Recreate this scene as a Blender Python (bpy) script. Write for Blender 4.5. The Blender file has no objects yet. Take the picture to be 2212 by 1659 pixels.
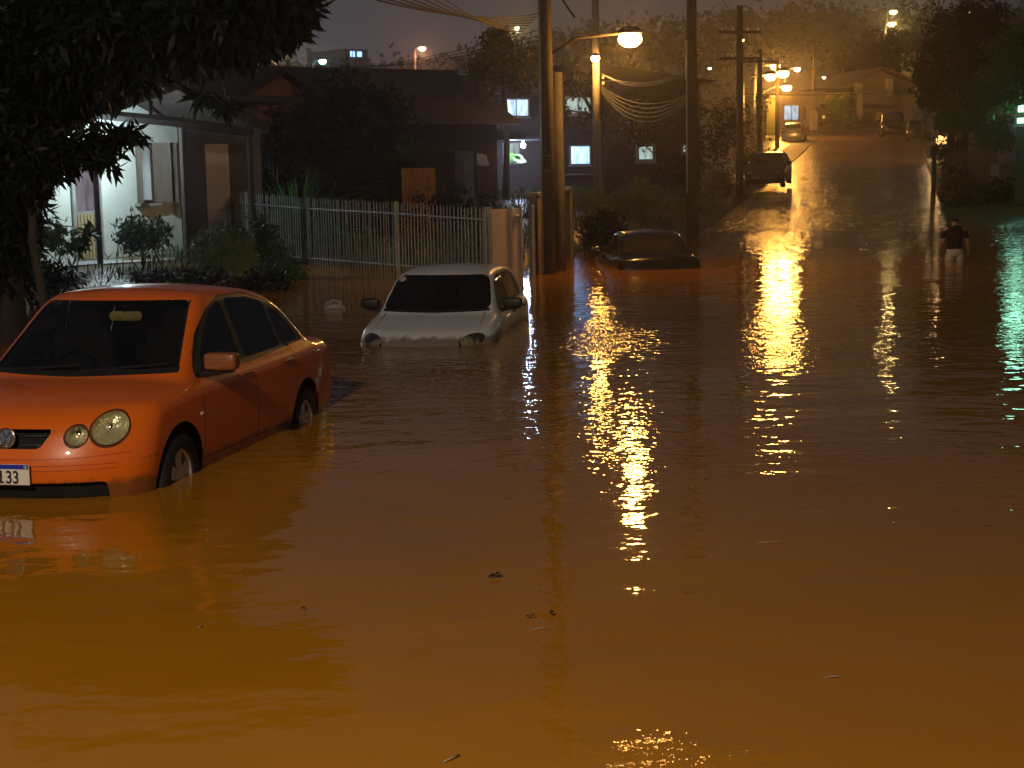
import bpy, math, random
import numpy as np
from mathutils import Vector, Matrix
random.seed(7); RNG = np.random.default_rng(7)
C = bpy.context.scene
COL = C.collection
R = math.radians
# ---------------------------------------------------------------- camera
FPX, CAMH, PITCH, ROLL = 3400.0, 1.97, R(7.8), 0.02      # focal length in pixels of a 2212 px wide picture
FW = Vector((0, math.cos(PITCH), -math.sin(PITCH)))
R0 = Vector((1, 0, 0)); U0 = Vector((0, math.sin(PITCH), math.cos(PITCH)))
RT = R0*math.cos(ROLL) - U0*math.sin(ROLL); UP = U0*math.cos(ROLL) + R0*math.sin(ROLL)
cd = bpy.data.cameras.new('camera'); cam = bpy.data.objects.new('camera', cd); COL.objects.link(cam)
cd.sensor_width = 36; cd.lens = FPX/2212*36; cd.clip_start = 0.1; cd.clip_end = 3000
cam.matrix_world = Matrix(((RT.x, UP.x, -FW.x, 0), (RT.y, UP.y, -FW.y, 0), (RT.z, UP.z, -FW.z, CAMH), (0, 0, 0, 1)))
C.camera = cam
def at(px, py, Y):
    d = FW + RT*((px-1106)/FPX) + UP*((829.5-py)/FPX)
    return Vector((d.x*Y/d.y, Y, CAMH + d.z*Y/d.y))
def gp(px, py, z=0.0):
    d = FW + RT*((px-1106)/FPX) + UP*((829.5-py)/FPX)
    t = (z-CAMH)/d.z
    return Vector((d.x*t, d.y*t, z))
# ---------------------------------------------------------------- world, exposure
C.view_settings.view_transform = 'Standard'; C.view_settings.look = 'None'
C.view_settings.exposure = 0.22; C.view_settings.gamma = 1.0
C.view_settings.use_curve_mapping = False
try:
    C.cycles.use_denoising = True
    C.cycles.volume_bounces = 0; C.cycles.max_bounces = 6; C.cycles.transparent_max_bounces = 12
    C.cycles.sample_clamp_indirect = 4.0; C.cycles.sample_clamp_direct = 0.0
    C.cycles.caustics_reflective = False; C.cycles.caustics_refractive = False
except Exception: pass
W = bpy.data.worlds.new("World"); C.world = W; W.use_nodes = True
nt = W.node_tree; nt.nodes.clear()
def N(nt, t, **k):
    n = nt.nodes.new(t)
    for a, b in k.items(): setattr(n, a, b)
    return n
wo = N(nt, 'ShaderNodeOutputWorld'); bg = N(nt, 'ShaderNodeBackground')
tc = N(nt, 'ShaderNodeTexCoord'); sep = N(nt, 'ShaderNodeSeparateXYZ')
nt.links.new(tc.outputs['Generated'], sep.inputs[0])
ns = N(nt, 'ShaderNodeTexNoise'); ns.inputs['Scale'].default_value = 3.0; ns.inputs['Detail'].default_value = 5
nt.links.new(tc.outputs['Generated'], ns.inputs['Vector'])
ad = N(nt, 'ShaderNodeMath', operation='MULTIPLY_ADD'); ad.inputs[1].default_value = 1.0; ad.inputs[2].default_value = 0.5
nt.links.new(sep.outputs[0], ad.inputs[0])
ad2 = N(nt, 'ShaderNodeMath', operation='MULTIPLY_ADD'); ad2.inputs[1].default_value = 0.5; ad2.inputs[2].default_value = -0.22
nt.links.new(ns.outputs[0], ad2.inputs[0])
ad3 = N(nt, 'ShaderNodeMath', operation='ADD'); nt.links.new(ad.outputs[0], ad3.inputs[0]); nt.links.new(ad2.outputs[0], ad3.inputs[1])
cr = N(nt, 'ShaderNodeValToRGB')
cr.color_ramp.elements[0].position = 0.1; cr.color_ramp.elements[0].color = (0.076, 0.076, 0.094, 1)
cr.color_ramp.elements[1].position = 0.85; cr.color_ramp.elements[1].color = (0.034, 0.034, 0.040, 1)
nt.links.new(ad3.outputs[0], cr.inputs[0]); nt.links.new(cr.outputs[0], bg.inputs[0])
bg.inputs[1].default_value = 0.85
zm = N(nt, 'ShaderNodeMapRange'); zm.inputs[1].default_value = .08; zm.inputs[2].default_value = .55; zm.inputs[3].default_value = 1.0; zm.inputs[4].default_value = .30
nt.links.new(sep.outputs[2], zm.inputs[0]); nt.links.new(zm.outputs[0], bg.inputs[1])
nt.links.new(bg.outputs[0], wo.inputs[0])

# ---------------------------------------------------------------- materials
MATS = {}
def mat(name, col, rough=0.6, metal=0.0, var=0.25, scale=3.0, bump=0.0, bscale=30.0, emit=None, estr=0.0, coat=0.0, ior=1.45, vec='Object', stretch=None):
    if name in MATS: return MATS[name]
    m = bpy.data.materials.new(name); m.use_nodes = True; t = m.node_tree
    b = t.nodes['Principled BSDF']; MATS[name] = m
    b.inputs['Roughness'].default_value = rough; b.inputs['Metallic'].default_value = metal; b.inputs['IOR'].default_value = ior
    if coat: b.inputs['Coat Weight'].default_value = coat; b.inputs['Coat Roughness'].default_value = 0.05
    tcn = N(t, 'ShaderNodeTexCoord'); src = tcn.outputs[vec]
    if stretch:
        mp = N(t, 'ShaderNodeMapping'); mp.inputs['Scale'].default_value = stretch; t.links.new(src, mp.inputs[0]); src = mp.outputs[0]
    n = N(t, 'ShaderNodeTexNoise'); n.inputs['Scale'].default_value = scale; n.inputs['Detail'].default_value = 6; n.inputs['Roughness'].default_value = 0.65
    t.links.new(src, n.inputs['Vector'])
    r = N(t, 'ShaderNodeValToRGB'); r.color_ramp.elements[0].position = 0.3; r.color_ramp.elements[1].position = 0.7
    r.color_ramp.elements[0].color = tuple(c*(1-var) for c in col)+(1,); r.color_ramp.elements[1].color = tuple(min(1, c*(1+var)) for c in col)+(1,)
    t.links.new(n.outputs[0], r.inputs[0]); t.links.new(r.outputs[0], b.inputs['Base Color'])
    if bump:
        n2 = N(t, 'ShaderNodeTexNoise'); n2.inputs['Scale'].default_value = bscale; n2.inputs['Detail'].default_value = 4
        t.links.new(src, n2.inputs['Vector'])
        bp = N(t, 'ShaderNodeBump'); bp.inputs['Distance'].default_value = bump; t.links.new(n2.outputs[0], bp.inputs['Height'])
        t.links.new(bp.outputs[0], b.inputs['Normal'])
    if emit:
        b.inputs['Emission Color'].default_value = tuple(emit)+(1,); b.inputs['Emission Strength'].default_value = estr
    return m
def glass_mat(name, tint, clear):
    m = bpy.data.materials.new(name); m.use_nodes = True; t = m.node_tree; t.nodes.clear()
    o = N(t, 'ShaderNodeOutputMaterial'); tr = N(t, 'ShaderNodeBsdfTransparent'); tr.inputs[0].default_value = tuple(tint)+(1,)
    gl = N(t, 'ShaderNodeBsdfGlossy'); gl.inputs['Roughness'].default_value = 0.03; gl.inputs[0].default_value = (1, 1, 1, 1)
    df = N(t, 'ShaderNodeBsdfDiffuse'); df.inputs[0].default_value = (0.02, 0.018, 0.015, 1)
    fr = N(t, 'ShaderNodeFresnel'); fr.inputs[0].default_value = 1.45
    m0 = N(t, 'ShaderNodeMixShader'); m0.inputs[0].default_value = 1-clear; t.links.new(tr.outputs[0], m0.inputs[1]); t.links.new(df.outputs[0], m0.inputs[2])
    mx = N(t, 'ShaderNodeMixShader'); t.links.new(fr.outputs[0], mx.inputs[0]); t.links.new(m0.outputs[0], mx.inputs[1]); t.links.new(gl.outputs[0], mx.inputs[2])
    t.links.new(mx.outputs[0], o.inputs[0]); MATS[name] = m
    return m
def emat(name, col, s):
    if name in MATS: return MATS[name]
    m = bpy.data.materials.new(name); m.use_nodes = True; t = m.node_tree; t.nodes.clear()
    o = N(t, 'ShaderNodeOutputMaterial'); e = N(t, 'ShaderNodeEmission'); e.inputs[0].default_value = tuple(col)+(1,); e.inputs[1].default_value = s
    t.links.new(e.outputs[0], o.inputs[0]); MATS[name] = m
    return m
def lit_room(name, col, s, scale=2.0):
    """a lit room seen through its window: uneven brightness from curtains and furniture"""
    m = bpy.data.materials.new(name); m.use_nodes = True; t = m.node_tree; t.nodes.clear()
    o = N(t, 'ShaderNodeOutputMaterial'); e = N(t, 'ShaderNodeEmission'); e.inputs[1].default_value = s
    tcn = N(t, 'ShaderNodeTexCoord'); w = N(t, 'ShaderNodeTexNoise'); w.inputs['Scale'].default_value = scale
    mp = N(t, 'ShaderNodeMapping'); mp.inputs['Scale'].default_value = (3.0, 3.0, 0.8); t.links.new(tcn.outputs['Object'], mp.inputs[0]); t.links.new(mp.outputs[0], w.inputs['Vector'])
    r = N(t, 'ShaderNodeValToRGB'); r.color_ramp.elements[0].position = .35; r.color_ramp.elements[1].position = .65
    r.color_ramp.elements[0].color = tuple(c*.45 for c in col)+(1,); r.color_ramp.elements[1].color = tuple(col)+(1,)
    t.links.new(w.outputs[0], r.inputs[0]); t.links.new(r.outputs[0], e.inputs[0]); t.links.new(e.outputs[0], o.inputs[0]); MATS[name] = m
    return m

# ---------------------------------------------------------------- mesh helpers
def raw_mesh(name, V, F, m=None, smooth=False, parent=None):
    me = bpy.data.meshes.new(name)
    V = np.asarray(V, dtype=np.float32).reshape(-1, 3)
    if isinstance(F, np.ndarray):
        k = F.shape[1]; nf = len(F)
        me.vertices.add(len(V)); me.vertices.foreach_set('co', V.ravel())
        me.loops.add(nf*k); me.loops.foreach_set('vertex_index', F.astype(np.int32).ravel())
        me.polygons.add(nf); me.polygons.foreach_set('loop_start', np.arange(0, nf*k, k, dtype=np.int32))
        me.update(calc_edges=True)
    else:
        me.from_pydata([tuple(map(float, v)) for v in V], [], F); me.update()
    if smooth: me.polygons.foreach_set('use_smooth', [True]*len(me.polygons))
    o = bpy.data.objects.new(name, me); COL.objects.link(o)
    if m: me.materials.append(m)
    if parent: o.parent = parent
    return o
class MB:
    def __init__(s): s.v = []; s.f = []
    def add(s, V, F):
        k = len(s.v); s.v += [tuple(v) for v in V]; s.f += [tuple(i+k for i in f) for f in F]; return s
    def box(s, c, d, rz=0.0, bev=0.0, M=None):
        hx, hy, hz = d[0]/2, d[1]/2, d[2]/2
        if bev <= 0:
            P = [(-hx,-hy,-hz),(hx,-hy,-hz),(hx,hy,-hz),(-hx,hy,-hz),(-hx,-hy,hz),(hx,-hy,hz),(hx,hy,hz),(-hx,hy,hz)]
            F = [(0,3,2,1),(4,5,6,7),(0,1,5,4),(1,2,6,5),(2,3,7,6),(3,0,4,7)]
        else:
            b = bev; P = []; F = []
            for sx in (-1, 1):
                for sy in (-1, 1):
                    for sz in (-1, 1):
                        P += [(sx*hx, sy*(hy-b), sz*(hz-b)), (sx*(hx-b), sy*hy, sz*(hz-b)), (sx*(hx-b), sy*(hy-b), sz*hz)]
            import itertools
            pts = [Vector(p) for p in P]
            import bmesh
            bm = bmesh.new(); vs = [bm.verts.new(p) for p in pts]; bmesh.ops.convex_hull(bm, input=vs)
            bm.verts.ensure_lookup_table(); bm.verts.index_update()
            P = [tuple(v.co) for v in bm.verts]; F = [tuple(v.index for v in f.verts) for f in bm.faces]; bm.free()
        if M is not None: P = [tuple(M @ Vector(p)) for p in P]; return s.add(P, F)
        ca, sa = math.cos(rz), math.sin(rz)
        return s.add([(c[0]+x*ca-y*sa, c[1]+x*sa+y*ca, c[2]+z) for x, y, z in P], F)
    def tube(s, pts, r, n=8, cap=True):
        pts = [Vector(p) for p in pts]; rs = r if isinstance(r, (list, tuple)) else [r]*len(pts)
        k = len(s.v); prev = None
        for i, p in enumerate(pts):
            t = (pts[min(i+1, len(pts)-1)] - pts[max(i-1, 0)]).normalized()
            a = Vector((0, 0, 1)) if abs(t.z) < .9 else Vector((1, 0, 0))
            if prev is not None: a = prev
            x = (a - t*a.dot(t)).normalized(); prev = x; y = t.cross(x)
            for j in range(n):
                an = 2*math.pi*j/n; s.v.append(tuple(p + (x*math.cos(an)+y*math.sin(an))*rs[i]))
        for i in range(len(pts)-1):
            for j in range(n):
                a = k+i*n+j; b = k+i*n+(j+1) % n; s.f.append((a, b, b+n, a+n))
        if cap:
            s.f.append(tuple(k+j for j in reversed(range(n)))); s.f.append(tuple(k+(len(pts)-1)*n+j for j in range(n)))
        return s
    def lathe(s, prof, n=20, c=(0, 0, 0), axis='z', M=None):
        k = len(s.v)
        for (r, h) in prof:
            for j in range(n):
                a = 2*math.pi*j/n; x, y = r*math.cos(a), r*math.sin(a)
                p = Vector((x, y, h)) if axis == 'z' else (Vector((x, h, y)) if axis == 'y' else Vector((h, x, y)))
                if M is not None: p = M @ p
                else: p = p + Vector(c)
                s.v.append(tuple(p))
        for i in range(len(prof)-1):
            for j in range(n):
                a = k+i*n+j; b = k+i*n+(j+1) % n; s.f.append((a, b, b+n, a+n))
        return s
    def poly(s, pts, t=(0, 0, 0)):
        """flat polygon extruded by vector t"""
        n = len(pts); t = Vector(t); A = [Vector(p) for p in pts]
        return s.add([tuple(a) for a in A]+[tuple(a+t) for a in A], [tuple(range(n))[::-1], tuple(range(n, 2*n))]+[(i, (i+1) % n, n+(i+1) % n, n+i) for i in range(n)])
    def obj(s, name, m, parent=None, smooth=False):
        return raw_mesh(name, s.v, s.f, m, smooth, parent)
def tag(o, label=None, cat=None, group=None, kind=None):
    if label: o['label'] = label
    if cat: o['category'] = cat
    if group: o['group'] = group
    if kind: o['kind'] = kind
    return o
def empty(name, loc=(0, 0, 0), rz=0.0, label=None, cat=None, group=None):
    o = bpy.data.objects.new(name, None); COL.objects.link(o); o.location = loc; o.rotation_euler = (0, 0, rz); o.empty_display_size = .2
    return tag(o, label, cat, group)
def light(name, loc, power, col, rad, parent=None):
    l = bpy.data.lights.new(name, 'POINT'); l.energy = power; l.color = col; l.shadow_soft_size = rad
    o = bpy.data.objects.new(name, l); COL.objects.link(o); o.location = loc
    if parent: o.parent = parent
    return o
def interp(x, xs, ys): return float(np.interp(x, xs, ys))

SODIUM = (1.0, 0.43, 0.07); COLD = (0.55, 0.78, 1.0); WARM = (1.0, 0.80, 0.58)

# ---------------------------------------------------------------- ground
ZY = [-60, 0, 10, 20, 30, 38, 46, 66, 90, 112, 140, 200, 300, 480]
ZZ = [-.1, -.2, -.3, -.62, -.80, -.45, 0, .95, 2.25, 3.60, 5.4, 11.5, 22, 30]
def zr(Y): return np.interp(Y, ZY, ZZ)
def Xc(Y): return 9 + .245*(np.asarray(Y, dtype=float)-45)
SX = [-60, -20, -9, -6, -4.6, -2.2, -.4, .4, 1.3, 2.85, 5.3, 9, 12, 17, 60]
SY = [24, 25, 27.2, 30, 34.2, 31.1, 29.2, 30.5, 34, 39.7, 45.5, 46, 46, 52, 40]
def T(X, Y):
    X = np.asarray(X, dtype=float); Y = np.asarray(Y, dtype=float)
    u = X - Xc(Y); t = Y - np.interp(X, SX, SY)
    zb = np.where(t < 0, np.maximum(t*.30, -.55), t*.026 + .16*np.clip(t/1.5, 0, 1))
    zs = np.where(Y > 46, np.maximum(zb, zr(Y)+.12), zb)
    hill = np.clip((Y-150)/150, 0, 1)*(X*.03-5*np.clip((.12-X/np.maximum(Y, 1))/.15, 0, 1)+np.sin(X*.021+1)*2.0+np.sin(X*.06+Y*.02)*1.0)
    w = np.clip((np.abs(u)-4.2)/1.5, 0, 1)
    w = np.where(Y > 118, 1, w)
    return (zr(Y)-.12)*(1-w) + zs*w + hill
def Tz(x, y): return float(T(x, y))
xs = np.concatenate([np.arange(-160, -30, 8), np.arange(-30, 50, .8), np.arange(50, 260, 8)])
ys = np.concatenate([np.arange(-40, 22, 4), np.arange(22, 70, .8), np.arange(70, 130, 2.5), np.arange(130, 500, 9)])
XX, YY = np.meshgrid(xs, ys); ZG = T(XX, YY) + .03*np.sin(XX*2.1+YY)*np.sin(YY*1.7)
nx, ny = len(xs), len(ys)
ii = np.arange(nx*ny).reshape(ny, nx)
FQ = np.stack([ii[:-1, :-1], ii[:-1, 1:], ii[1:, 1:], ii[1:, :-1]], -1).reshape(-1, 4)
m_ground = mat('ground_soil_grass', (.085, .062, .022), .34, var=.55, scale=.8, bump=.06, bscale=6)
tag(raw_mesh('ground', np.stack([XX, YY, ZG], -1), FQ, m_ground, True), kind='structure')
# grass tufts along the banks
def cards(P, size, rnd=1.0, droop=0.0, wid=.35, up=None):
    """one pointed leaf (four corners) per point"""
    n = len(P); d = RNG.normal(size=(n, 3)); d[:, 2] -= droop
    if up is not None: d = d*.45 + np.array([0, 0, up])
    d /= np.linalg.norm(d, axis=1)[:, None]
    q = RNG.normal(size=(n, 3)); s = np.cross(d, q); s /= np.linalg.norm(s, axis=1)[:, None]+1e-9
    L = (size*(1+rnd*(RNG.random(n)-.5)))[:, None] if np.ndim(size) == 0 else size[:, None]
    a = P; b = P + d*L*.45 + s*L*wid*.5; c = P + d*L; e = P + d*L*.45 - s*L*wid*.5
    V = np.stack([a, b, c, e], 1).reshape(-1, 3); F = np.arange(4*n).reshape(n, 4)
    return V, F
m_grass = mat('grass_blades', (.06, .10, .03), .6, var=.5, scale=2)
gx = RNG.uniform(-20, 14, 60000); gy = RNG.uniform(25, 64, 60000); t_ = gy-np.interp(gx, SX, SY)
dens = np.sin(gx*1.3+gy*.7)+np.sin(gx*.6-gy*1.1)+RNG.normal(size=60000)*.8
k_ = (t_ > -.3) & (np.abs(gx-Xc(gy)) > 4.6) & (dens > -.3) & ~((gx < -6.6) & (gy > 31.5+(gx+8.9)*1.49))
gx, gy = gx[k_], gy[k_]
Vg, Fg = cards(np.stack([gx, gy, T(gx, gy)], -1), .26, 1.2, wid=.12, up=1.4)
tag(raw_mesh('grass', Vg, Fg, m_grass), 'rough dark green grass growing on the bank above the flood line', 'grass', kind='stuff')

# road, kerbs and pavements climbing out of the water
def strip(name, u0, u1, dz, y0, y1, m, step=1.5, thick=0.0, nu=4):
    yv = np.arange(y0, y1+.01, step); V = []; F = []
    us = np.linspace(u0, u1, nu+1)
    for y in yv:
        for u in us: V.append((float(Xc(y))+u, y, float(zr(y))+dz))
    k = nu+1
    for i in range(len(yv)-1):
        for j in range(nu): a = i*k+j; F.append((a, a+1, a+k+1, a+k))
    if thick:
        b = len(V)
        for y in yv:
            for u in (u0, u1): V.append((float(Xc(y))+u, y, float(zr(y))+dz-thick))
        for i in range(len(yv)-1):
            F.append((b+2*i, i*k, (i+1)*k, b+2*i+2)); F.append((i*k+nu, b+2*i+1, b+2*i+3, (i+1)*k+nu))
        F.append((b, b+1, nu, *range(nu-1, -1, -1)))
    return raw_mesh(name, V, F, m, False)
m_road = mat('wet_asphalt', (.24, .13, .03), .42, var=.35, scale=1.2, bump=.15, bscale=3.4)
# wet patches: roughness follows a noise
t = m_road.node_tree; b_ = t.nodes['Principled BSDF']
nz = N(t, 'ShaderNodeTexNoise'); nz.inputs['Scale'].default_value = .5; nz.inputs['Detail'].default_value = 5
mr = N(t, 'ShaderNodeMapRange'); mr.inputs[1].default_value = .4; mr.inputs[2].default_value = .62; mr.inputs[3].default_value = .10; mr.inputs[4].default_value = .18
tcn = N(t, 'ShaderNodeTexCoord'); t.links.new(tcn.outputs['Object'], nz.inputs['Vector']); t.links.new(nz.outputs[0], mr.inputs[0]); t.links.new(mr.outputs[0], b_.inputs['Roughness'])
m_kerb = mat('kerb_concrete', (.10, .075, .045), .6, var=.3, scale=4)
m_pave = mat('pavement_concrete', (.09, .07, .045), .6, var=.35, scale=2, bump=.01)
tag(strip('road', -3.6, 3.6, 0, -30, 121, m_road, nu=6), kind='structure')
tag(strip('kerb_left', -3.75, -3.6, .05, 68, 118, m_kerb, thick=.2, nu=1), kind='structure')
tag(strip('kerb_right', 3.6, 3.75, .13, 60, 118, m_kerb, thick=.2, nu=1), kind='structure')
tag(strip('pavement_left', -5.0, -3.75, .045, 68, 118, m_pave, thick=.3, nu=2), kind='structure')
tag(strip('pavement_right', 3.75, 5.3, .125, 60, 118, m_pave, thick=.3, nu=2), kind='structure')

# ---------------------------------------------------------------- flood water
def water_material():
    m = bpy.data.materials.new('muddy_flood_water'); m.use_nodes = True; t = m.node_tree; b = t.nodes['Principled BSDF']
    b.inputs['Roughness'].default_value = .035; b.inputs['IOR'].default_value = 1.333
    tcn = N(t, 'ShaderNodeTexCoord'); O = tcn.outputs['Object']
    n = N(t, 'ShaderNodeTexNoise'); n.inputs['Scale'].default_value = .35; n.inputs['Detail'].default_value = 4; t.links.new(O, n.inputs['Vector'])
    r = N(t, 'ShaderNodeValToRGB'); r.color_ramp.elements[0].position = .35; r.color_ramp.elements[1].position = .65
    r.color_ramp.elements[0].color = (.36, .147, .005, 1); r.color_ramp.elements[1].color = (.42, .176, .007, 1)
    t.links.new(n.outputs[0], r.inputs[0]); t.links.new(r.outputs[0], b.inputs['Base Color'])
    def noise(scale, detail, sx=1.0, sy=1.0, rot=0.0):
        mp = N(t, 'ShaderNodeMapping'); mp.inputs['Scale'].default_value = (sx, sy, 1); mp.inputs['Rotation'].default_value = (0, 0, rot)
        t.links.new(O, mp.inputs[0]); q = N(t, 'ShaderNodeTexNoise'); q.inputs['Scale'].default_value = scale; q.inputs['Detail'].default_value = detail
        t.links.new(mp.outputs[0], q.inputs['Vector']); return q.outputs[0]
    def mth(op, a, b2, c=None):
        q = N(t, 'ShaderNodeMath', operation=op)
        for i, v in enumerate((a, b2, c)):
            if v is None: continue
            if isinstance(v, (int, float)): q.inputs[i].default_value = v
            else: t.links.new(v, q.inputs[i])
        return q.outputs[0]
    swell = noise(.9, 2, .8, 1.3, .3)
    rip = noise(3.5, 2.2, .8, 1.15, -.2)
    chop = noise(10.0, 2, .9, 1.1, .5)
    gust = noise(.16, 2, 1, .8)
    mr = N(t, 'ShaderNodeMapRange'); mr.inputs[1].default_value = .44; mr.inputs[2].default_value = .60; mr.inputs[3].default_value = .05; mr.inputs[4].default_value = 1.0
    t.links.new(gust, mr.inputs[0])
    sp = N(t, 'ShaderNodeSeparateXYZ'); t.links.new(O, sp.inputs[0])
    far = N(t, 'ShaderNodeMapRange'); far.inputs[1].default_value = 6; far.inputs[2].default_value = 16; far.inputs[3].default_value = .45; far.inputs[4].default_value = 1.0
    t.links.new(sp.outputs[1], far.inputs[0])      # the current runs faster up the street, the near water is almost still
    h = mth('MULTIPLY', swell, .017)
    h = mth('ADD', h, mth('MULTIPLY', rip, mth('MULTIPLY', far.outputs[0], .0105)))
    h = mth('ADD', h, mth('MULTIPLY', chop, mth('MULTIPLY', mth('MULTIPLY', mr.outputs[0], far.outputs[0]), .0085)))
    # the current pouring off the road roughens the far water
    vd3 = N(t, 'ShaderNodeVectorMath', operation='DISTANCE'); vd3.inputs[1].default_value = tuple(gp(1680, 512)); t.links.new(O, vd3.inputs[0])
    f3 = N(t, 'ShaderNodeMapRange'); f3.inputs[1].default_value = 4; f3.inputs[2].default_value = 11; f3.inputs[3].default_value = 1.0; f3.inputs[4].default_value = 0.0; t.links.new(vd3.outputs['Value'], f3.inputs[0])
    h = mth('ADD', h, mth('MULTIPLY', noise(3.0, 3), mth('MULTIPLY', f3.outputs[0], .075)))
    # ripples stirred up close to the viewer's feet
    foot = gp(1450, 1650); vd = N(t, 'ShaderNodeVectorMath', operation='DISTANCE'); vd.inputs[1].default_value = tuple(foot); t.links.new(O, vd.inputs[0])
    wob = mth('MULTIPLY_ADD', noise(2.5, 2), .5, vd.outputs['Value'])
    fm = N(t, 'ShaderNodeMapRange'); fm.inputs[1].default_value = .42; fm.inputs[2].default_value = .66; fm.inputs[3].default_value = 1.0; fm.inputs[4].default_value = 0.0; t.links.new(wob, fm.inputs[0])
    h = mth('ADD', h, mth('MULTIPLY', noise(11.0, 4), mth('MULTIPLY', fm.outputs[0], .014)))
    # runoff from the sunk car and the poles breaks the surface up here
    vd2 = N(t, 'ShaderNodeVectorMath', operation='DISTANCE'); vd2.inputs[1].default_value = tuple(gp(1375, 735)); t.links.new(O, vd2.inputs[0])
    wob2 = mth('MULTIPLY_ADD', noise(.5, 3), 5.0, vd2.outputs['Value'])
    f2 = N(t, 'ShaderNodeMapRange'); f2.inputs[1].default_value = 3.2; f2.inputs[2].default_value = 6.0; f2.inputs[3].default_value = 1.0; f2.inputs[4].default_value = 0.0; t.links.new(wob2, f2.inputs[0])
    h = mth('ADD', h, mth('MULTIPLY', noise(7.0, 3), mth('MULTIPLY', f2.outputs[0], .022)))
    bp = N(t, 'ShaderNodeBump'); bp.inputs['Distance'].default_value = 1.0; bp.inputs['Strength'].default_value = 1.0
    t.links.new(h, bp.inputs['Height']); t.links.new(bp.outputs[0], b.inputs['Normal'])
    return m
m_water = water_material()
tag(raw_mesh('water', [(-70, -40, 0), (70, -40, 0), (70, 60, 0), (-70, 60, 0)], [(0, 1, 2, 3)], m_water), kind='structure')

# ================================================================ cars: smooth implicit bodies, cut into panels
def smax(a, b, k):
    h = np.clip(.5+.5*(a-b)/k, 0, 1); return b+(a-b)*h + k*h*(1-h)
def smin(a, b, k): return -smax(-a, -b, k)
def smooth_curve(pts, sig=.08):
    p = np.array(pts); x = np.arange(p[0, 0]-1, p[-1, 0]+1, .02); y = np.interp(x, p[:, 0], p[:, 1])
    g = np.exp(-.5*(np.arange(-20, 21)*.02/sig)**2); g /= g.sum()
    yy = np.convolve(np.pad(y, 20, mode='edge'), g, 'valid')
    return lambda s: np.interp(s, x, yy)
def surface_net(Fn, lo, hi, h):
    n = [int(math.ceil((hi[i]-lo[i])/h))+1 for i in range(3)]
    ax = [lo[i]+h*np.arange(n[i]) for i in range(3)]
    X, Y, Z = np.meshgrid(*ax, indexing='ij'); G = Fn(X, Y, Z); S = G < 0
    c = [slice(0, -1), slice(1, None)]
    cnt = np.zeros([k-1 for k in n], int); P = np.zeros([k-1 for k in n]+[3])
    # sums of edge crossings per cell
    XYZ = np.stack([X, Y, Z], -1)
    for axis in range(3):
        sl0 = [slice(None)]*3; sl1 = [slice(None)]*3; sl0[axis] = c[0]; sl1[axis] = c[1]
        g0, g1 = G[tuple(sl0)], G[tuple(sl1)]; cr = (g0 < 0) != (g1 < 0)
        t = np.where(cr, g0/(g0-g1+1e-12), 0); p = XYZ[tuple(sl0)]*(1-t[..., None]) + XYZ[tuple(sl1)]*t[..., None]
        o = [a for a in range(3) if a != axis]
        for i in (0, 1):
            for j in (0, 1):
                s = [slice(None)]*3; s[o[0]] = c[i]; s[o[1]] = c[j]
                k = cr[tuple(s)]; cnt += k; P += p[tuple(s)]*k[..., None]
    act = cnt > 0; idx = -np.ones(cnt.shape, int); idx[act] = np.arange(act.sum()); V = P[act]/cnt[act][:, None]
    F = []
    for axis in range(3):
        o = [a for a in range(3) if a != axis]
        sl0 = [slice(None)]*3; sl1 = [slice(None)]*3; sl0[axis] = c[0]; sl1[axis] = c[1]
        g0, g1 = G[tuple(sl0)], G[tuple(sl1)]; cr = (g0 < 0) != (g1 < 0)
        I = np.argwhere(cr); ok = (I[:, o[0]] > 0) & (I[:, o[1]] > 0) & (I[:, o[0]] < n[o[0]]-1) & (I[:, o[1]] < n[o[1]]-1); I = I[ok]
        def g(da, db):
            J = I.copy(); J[:, o[0]] -= da; J[:, o[1]] -= db; return idx[J[:, 0], J[:, 1], J[:, 2]]
        q = np.stack([g(1, 1), g(0, 1), g(0, 0), g(1, 0)], -1)
        inside = g0[I[:, 0], I[:, 1], I[:, 2]] < 0
        flip = inside if axis != 1 else ~inside
        q[~flip] = q[~flip][:, ::-1]
        F.append(q)
    F = np.concatenate(F)
    for _ in range(4):
        e = 2e-3; x, y, z = V.T; f0 = Fn(x, y, z)
        g = np.stack([(Fn(x+e, y, z)-f0)/e, (Fn(x, y+e, z)-f0)/e, (Fn(x, y, z+e)-f0)/e], -1)
        st = -f0[:, None]*g/(np.sum(g*g, 1)[:, None]+1e-9); L = np.linalg.norm(st, axis=1)[:, None]
        V = V + st*np.minimum(1, .4*h/(L+1e-9))
    return V, F
def poly_sd(P, poly):
    """signed distance (negative inside) of points to a polygon"""
    poly = np.array(poly, float); d = np.full(len(P), 1e9); ins = np.zeros(len(P), bool)
    for i in range(len(poly)):
        a, b = poly[i], poly[(i+1) % len(poly)]; ab = b-a
        t = np.clip(((P-a)@ab)/(ab@ab), 0, 1); d = np.minimum(d, np.linalg.norm(P-(a+t[:, None]*ab), axis=1))
        c = ((a[1] > P[:, 1]) != (b[1] > P[:, 1])) & (P[:, 0] < (b[0]-a[0])*(P[:, 1]-a[1])/(b[1]-a[1]+1e-12)+a[0]); ins ^= c
    return np.where(ins, -d, d)
def ell(cx, cy, rx, ry, n=28, rot=0.0):
    return [(cx+rx*math.cos(a)*math.cos(rot)-ry*math.sin(a)*math.sin(rot), cy+rx*math.cos(a)*math.sin(rot)+ry*math.sin(a)*math.cos(rot)) for a in [2*math.pi*i/n for i in range(n)]]
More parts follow.
